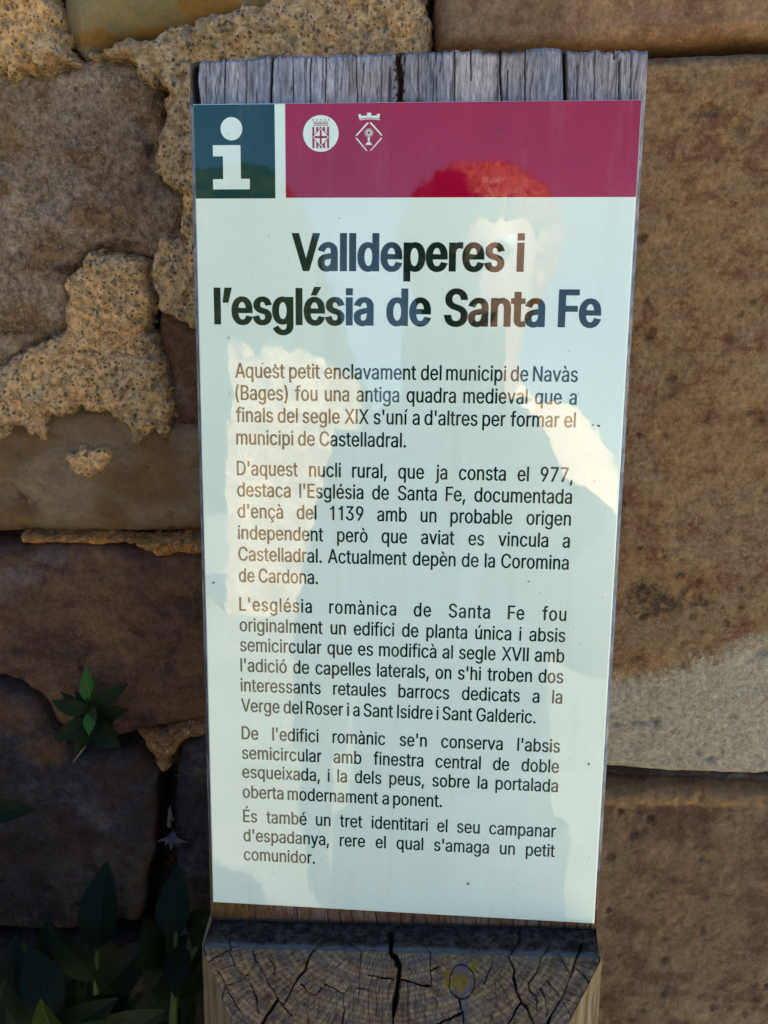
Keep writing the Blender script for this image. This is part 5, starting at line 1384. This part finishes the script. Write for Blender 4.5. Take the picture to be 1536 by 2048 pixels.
    # shrubs added outside the frame to shade the corner; the panel mirrors them
    def added_shrub(label, ctr, size, count, seed, foot):
        rr = random.Random(seed)
        co, qd, md, basei = [], [], [], 0
        for k in range(count):
            while True:
                p = Vector((rr.uniform(-1, 1), rr.uniform(-1, 1), rr.uniform(-1, 1)))
                if p.length < 1:
                    break
            pos = Vector((ctr[0] + p.x * size[0], ctr[1] + p.y * size[1], ctr[2] + p.z * size[2]))
            if pos.y > 0.06 or (pos.y > -0.34 and pos.x > 0.0145 - 0.72 * (pos.y + 0.3) - 0.09 and pos.z > 0.104 - 1.2 * (pos.y + 0.3) - 0.10):
                continue
            d = Vector((rr.uniform(-1, 1), rr.uniform(-1, 1), rr.uniform(-0.3, 1))).normalized()
            c_, m_, nu, nv = leaf_geo(pos, pos + d * rr.uniform(0.04, 0.075), rr.uniform(0.018, 0.034), (rr.uniform(-0.6, 0.6), rr.uniform(-1, 0), 0.8), bend=0.1)
            co += c_
            md += m_
            qd.append(grid_quads(nu, nv) + basei)
            basei += len(c_)
        rt = empty('added_shrub', (foot[0], foot[1], GZ), label=label, cat='added_shrub')
        iv = Matrix.Translation((-foot[0], -foot[1], -GZ))
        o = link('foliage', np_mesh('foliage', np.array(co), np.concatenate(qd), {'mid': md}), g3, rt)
        o.matrix_parent_inverse = iv
        for k in range(7):
            a = k * 0.9
            o = link('stem', tube_mesh('stem', [(foot[0], foot[1], GZ), (foot[0] + 0.05 * math.cos(a), foot[1] + 0.05 * math.sin(a), GZ + 0.25), (foot[0] + 0.14 * math.cos(a), foot[1] + 0.14 * math.sin(a), ctr[2] + 0.1)], [0.006, 0.005, 0.002]), stem, rt)
            o.matrix_parent_inverse = iv
    added_shrub('leafy bush added out of view against the wall to shade the weeds', (-0.46, -0.16, -0.50), (0.24, 0.26, 0.52), 1700, 21, (-0.46, -0.10))
    added_shrub('low leafy bush added out of view in front of the weeds to block light', (-0.30, -0.42, -0.80), (0.40, 0.34, 0.42), 1700, 33, (-0.30, -0.42))
    # dry leaf litter caught in the joint
    dry = flat_mat('grey_dry_leaf', (0.12, 0.11, 0.12), 0.8)
    rt = empty('dry_leaf_clump', at(345, 1690, WY - 0.01), label='clump of grey withered leaves caught in the dark joint', cat='dead leaves')
    iv = Matrix.Translation(-rt.location)
    for b, t, wd in (((345, 1665), (330, 1690), 0.003), ((345, 1668), (342, 1700), 0.0025), ((346, 1668), (362, 1688), 0.003), ((342, 1655), (338, 1618), 0.0022), ((348, 1672), (374, 1684), 0.002), ((342, 1672), (316, 1682), 0.0022), ((344, 1640), (340, 1612), 0.003), ((347, 1662), (352, 1690), 0.002)):
        o = leaf(rt, dry, at(b[0], b[1], WY - 0.012), at(t[0], t[1], WY - 0.017), wd, (0.2, -1, 0.4), bend=0.2, fold=0.5)
        o.matrix_parent_inverse = iv


# ------------------------------------------------------------------ the photographer, seen in the panel's gloss
def skin_mesh(verts, edges, radii, root=0, sub=2):
    me = bpy.data.meshes.new('skeleton')
    me.from_pydata([tuple(v) for v in verts], edges, [])
    ob = bpy.data.objects.new('skeleton', me)
    COL.objects.link(ob)
    md = ob.modifiers.new('skin', 'SKIN')
    md.use_smooth_shade = True
    for i, r in enumerate(radii):
        sv = me.skin_vertices[0].data[i]
        sv.radius = (r, r) if not isinstance(r, tuple) else r
        sv.use_root = (i == root)
    s = ob.modifiers.new('sub', 'SUBSURF')
    s.levels = s.render_levels = sub
    bpy.context.view_layer.update()
    dg = bpy.context.evaluated_depsgraph_get()
    out_ = bpy.data.meshes.new_from_object(ob.evaluated_get(dg))
    bpy.data.objects.remove(ob)
    bpy.data.meshes.remove(me)
    return out_


def build_person():
    skin = flat_mat('skin', (0.50, 0.30, 0.21), 0.5, 0.4, 0.06, 25)
    hairm = flat_mat('reddish_brown_hair', (0.30, 0.12, 0.05), 0.5, 0.5, 0.3, 120)
    shirt = flat_mat('cream_shirt_cloth', (0.84, 0.62, 0.40), 0.85, 0.2, 0.05, 20)
    trous = flat_mat('dark_trousers_cloth', (0.045, 0.05, 0.06), 0.9, 0.2, 0.1, 20)
    vest = flat_mat('dark_waistcoat_cloth', (0.05, 0.065, 0.075), 0.9, 0.2, 0.1, 20)
    shoe = flat_mat('brown_shoe_leather', (0.06, 0.04, 0.03), 0.5, 0.4)
    black = flat_mat('black_phone_glass', (0.012, 0.012, 0.014), 0.15, 0.5)
    rt = empty('person', (0.05, -0.90, GZ), label='person in cream shirt and dark waistcoat holding a phone up to the sign', cat='person')
    iv = Matrix.Translation((-0.05, 0.90, -GZ))

    def part(name, me, mat):
        o = link(name, me, mat, rt)
        o.matrix_parent_inverse = iv
        return o

    def cl(x, y, z):                # camera-local (right, up, back) to world
        return Vector(CAM + RI * x + UP * y - FW * z)
    cxp = 0.05                      # head
    tx = 0.030                      # trunk
    V, Ed, Rd = [], [], []

    def add(p, r, par=None):
        V.append(Vector(p))
        Rd.append(r)
        if par is not None:
            Ed.append((par, len(V) - 1))
        return len(V) - 1
    pel = add((tx, -0.93, -0.40), 0.085)
    wst = add((tx, -0.93, -0.24), 0.085, pel)
    chs = add((tx, -0.92, -0.02), 0.09, wst)
    shc = add((tx, -0.91, 0.09), 0.075, chs)
    nk = add((cxp, -0.885, 0.165), 0.055, shc)
    hd0 = add((cxp, -0.865, 0.23), 0.066, nk)
    hd1 = add((cxp, -0.86, 0.31), (0.080, 0.095), hd0)
    hd2 = add((cxp, -0.865, 0.375), (0.068, 0.08), hd1)
    wr = {}
    HAND = {1: [cl(0.066, -0.135, 0.105), cl(0.052, -0.085, 0.05)], -1: [Vector((tx - 0.185, -0.87, -0.40)), Vector((tx - 0.180, -0.845, -0.47))]}
    ELB = {1: Vector((tx + 0.160, -0.65, -0.13)), -1: Vector((tx - 0.180, -0.96, -0.17))}
    for s in (1, -1):
        sh = add((tx + s * 0.125, -0.905, 0.06), 0.042, shc)
        el = add(ELB[s], 0.042, sh)
        wi = add(HAND[s][0], 0.027, el)
        pm = add(HAND[s][1], 0.026, wi)
        hip = add((tx + s * 0.08, -0.93, -0.48), 0.055, pel)
        kn = add((tx + s * 0.10, -0.90, -0.74), 0.045, hip)
        an = add((tx + s * 0.12, -0.95, GZ + 0.08), 0.04, kn)
        add((tx + s * 0.14, -0.80, GZ + 0.04), 0.036, an)
        # right: fingers round the back of the phone, thumb along its edge; left: hanging, slightly curled
        for i in range(4):
            if s == 1:
                yb = -0.055 - 0.019 * i
                a = add(cl(0.056, yb, 0.030), 0.0105, pm)
                b = add(cl(0.054, yb + 0.003, 0.008), 0.0095, a)
                add(cl(0.030 + 0.003 * abs(i - 1.5), yb + 0.004, 0.0005), 0.008, b)
            else:
                q = HAND[-1][1] + Vector((0.004, 0.024 - 0.018 * i, -0.03))
                a = add(q, 0.010, pm)
                b = add(q + Vector((0.004, 0.004, -0.034 + 0.004 * abs(i - 1.3))), 0.009, a)
                add(q + Vector((0.018, 0.006, -0.056 + 0.006 * abs(i - 1.3))), 0.0075, b)
        if s == 1:
            a = add(cl(0.050, -0.060, 0.042), 0.012, pm)
            add(cl(0.026, -0.045, 0.027), 0.010, a)
        else:
            a = add(HAND[-1][1] + Vector((0.012, 0.036, -0.004)), 0.011, pm)
            add(HAND[-1][1] + Vector((0.022, 0.050, -0.034)), 0.009, a)
    part('body', skin_mesh(V, Ed, Rd), skin)
    # clothes: shirt with sleeves, waistcoat, trousers
    def rings(name, secs, seg=40):
        co = [(cx + rx * math.cos(t), cy + ry * math.sin(t), z) for cx, cy, z, rx, ry in secs for t in np.linspace(0, 2 * math.pi, seg, endpoint=False)]
        q = [(i * seg + k, i * seg + (k + 1) % seg, (i + 1) * seg + (k + 1) % seg, (i + 1) * seg + k) for i in range(len(secs) - 1) for k in range(seg)]
        return np.array(co), np.array(q)

    def merge(name, parts_):
        co, q, o = [], [], 0
        for c, f in parts_:
            co.append(c)
            q.append(np.array(f) + o)
            o += len(c)
        return np_mesh(name, np.concatenate(co), np.concatenate(q))

    def limb(pts, radii, seg=20):
        P, R_ = [], []
        for i in range(len(pts) - 1):
            for t in np.linspace(0, 1, 8, endpoint=False):
                P.append(Vector(pts[i]).lerp(Vector(pts[i + 1]), t))
                R_.append(radii[i] * (1 - t) + radii[i + 1] * t + 0.0025 * math.sin(17 * (i + t)))
        P.append(Vector(pts[-1]))
        R_.append(radii[-1])
        for _ in range(3):
            P = [P[0]] + [(P[j - 1] + P[j] * 2 + P[j + 1]) / 4 for j in range(1, len(P) - 1)] + [P[-1]]
        me_ = tube_mesh('limb', P, R_, seg)
        c = np.array([v.co[:] for v in me_.vertices])
        f = np.array([p.vertices[:] for p in me_.polygons])
        bpy.data.meshes.remove(me_)
        return c, f
    trunk = [(tx, -0.93, -0.42, 0.150, 0.110), (tx, -0.93, -0.30, 0.145, 0.105), (tx, -0.93, -0.20, 0.140, 0.105), (tx, -0.92, -0.08, 0.155, 0.115), (tx, -0.915, 0.02, 0.168, 0.115), (tx, -0.912, 0.07, 0.170, 0.100), (tx + 0.006, -0.908, 0.105, 0.130, 0.082), (tx + 0.015, -0.902, 0.13, 0.085, 0.066), (cxp - 0.01, -0.893, 0.155, 0.060, 0.058)]
    trunk = [(a, b, c, d * (0.86 if c < 0.1 else 1.0), e) for a, b, c, d, e in trunk]
    sh_parts = [rings('trunk', trunk)]
    for s in (1, -1):
        wv = ELB[s].lerp(HAND[s][0], 0.84)
        sp_ = Vector((tx + s * 0.115, -0.908, 0.066))
        sh_parts.append(limb([sp_, sp_.lerp(ELB[s], 0.5), ELB[s], ELB[s].lerp(wv, 0.5), wv], [0.070, 0.080, 0.074, 0.060, 0.046] if s == 1 else [0.064, 0.062, 0.055, 0.048, 0.040]))
    part('shirt', merge('shirt', sh_parts), shirt)
    part('waistcoat', merge('waistcoat', [rings('w', [(a, b, c, d * 1.06 + 0.004, e * 1.10 + 0.006) for a, b, c, d, e in trunk[:5]] + [(tx, -0.912, 0.062, 0.132, 0.112), (tx + 0.004, -0.908, 0.102, 0.110, 0.092), (tx + 0.015, -0.902, 0.127, 0.088, 0.074)])]), vest)
    tr_parts = [rings('t', [(tx, -0.93, -0.36, 0.132, 0.112), (tx, -0.93, -0.44, 0.142, 0.120), (tx, -0.93, -0.52, 0.150, 0.118), (tx, -0.93, -0.56, 0.120, 0.095)])]
    for s in (1, -1):
        tr_parts.append(limb([(tx + s * 0.078, -0.93, -0.48), (tx + s * 0.10, -0.90, -0.74), (tx + s * 0.12, -0.95, GZ + 0.05)], [0.086, 0.070, 0.058]))
    part('trousers', merge('trousers', tr_parts), trous)
    for s in (1, -1):
        part('shoe', skin_mesh([(tx + s * 0.12, -0.97, GZ + 0.045), (tx + s * 0.13, -0.88, GZ + 0.045), (tx + s * 0.145, -0.76, GZ + 0.03)], [(0, 1), (1, 2)], [0.045, 0.045, 0.032], sub=1), shoe)
    # hair: cap of hair with loose fluffy ends
    hc = Vector((cxp, -0.875, 0.335))
    rr = random.Random(5)
    bm = bmesh.new()
    bmesh.ops.create_icosphere(bm, subdivisions=5, radius=1, matrix=Matrix.Translation(hc) @ Matrix.Diagonal((0.108, 0.112, 0.100, 1)))
    for v in bm.verts:
        d = v.co - hc
        if d.y > 0.02 and d.z < 0.03:
            v.co = hc + d * 0.72
        elif d.z < -0.03:
            v.co.z = hc.z - 0.03 + (d.z + 0.03) * 1.4
        v.co += Vector((rr.uniform(-1, 1), rr.uniform(-1, 1), rr.uniform(-1, 1))) * 0.004
    for k in range(5000):
        a, b = rr.uniform(0, 2 * math.pi), rr.uniform(-0.2, 1)
        d = Vector((math.cos(a) * math.sqrt(max(0, 1 - b * b)), math.sin(a) * math.sqrt(max(0, 1 - b * b)), b))
        if d.y > 0.35 and d.z < 0.35:
            continue
        p = hc + Vector((d.x * 0.105, d.y * 0.109, d.z * 0.098))
        e = p + (d + Vector((rr.uniform(-1, 1), rr.uniform(-1, 1), rr.uniform(-0.6, 0.6))) * 0.7) * rr.uniform(0.005, 0.014)
        sd = (e - p).cross(Vector((rr.uniform(-1, 1), rr.uniform(-1, 1), 0.3))).normalized() * 0.0006
        bm.faces.new([bm.verts.new(p - sd), bm.verts.new(p + sd), bm.verts.new(e)])
    me = bpy.data.meshes.new('hair')
    bm.to_mesh(me)
    bm.free()
    part('hair', me, hairm)
    # face: nose, ears, eyes, mouth
    white = flat_mat('eye_white', (0.7, 0.7, 0.68), 0.3)
    lip = flat_mat('lips', (0.35, 0.13, 0.10), 0.5)
    fy = -0.772
    part('nose', skin_mesh([(cxp, fy - 0.004, 0.315), (cxp, fy + 0.012, 0.282), (cxp, fy - 0.004, 0.274)], [(0, 1), (1, 2)], [0.009, 0.013, 0.010]), skin)
    for s in (1, -1):
        part('ear', skin_mesh([(cxp + s * 0.078, -0.865, 0.325), (cxp + s * 0.086, -0.872, 0.30), (cxp + s * 0.078, -0.865, 0.275)], [(0, 1), (1, 2)], [0.011, 0.012, 0.008]), skin)
        bm = bmesh.new()
        bmesh.ops.create_uvsphere(bm, u_segments=16, v_segments=10, radius=0.012, matrix=Matrix.Translation((cxp + s * 0.030, fy - 0.012, 0.312)))
        me = bpy.data.meshes.new('eye')
        bm.to_mesh(me)
        bm.free()
        part('eye', me, white)
    part('mouth', tube_mesh('mouth', [(cxp - 0.024, fy - 0.016, 0.246), (cxp, fy - 0.004, 0.244), (cxp + 0.024, fy - 0.016, 0.246)], [0.003, 0.006, 0.003]), lip)
    # the phone: its back faces the panel
    bm = bmesh.new()
    M = Matrix([[RI[0], UP[0], -FW[0], 0], [RI[1], UP[1], -FW[1], 0], [RI[2], UP[2], -FW[2], 0], [0, 0, 0, 1]])
    M.translation = cl(0, -0.052, 0.012)
    bmesh.ops.create_cube(bm, size=1, matrix=M @ Matrix.Diagonal((0.074, 0.150, 0.008, 1)))
    bmesh.ops.bevel(bm, geom=bm.edges[:], offset=0.003, segments=3, affect='EDGES')
    me = bpy.data.meshes.new('phone')
    bm.to_mesh(me)
    bm.free()
    ph = link('smartphone', me, black, smooth=False)
    tag(ph, 'black smartphone held upright in both hands in front of the sign', 'phone')


build_ground()
build_hills()
build_ruin()
build_wall()
build_sign()
build_plants()
build_person()
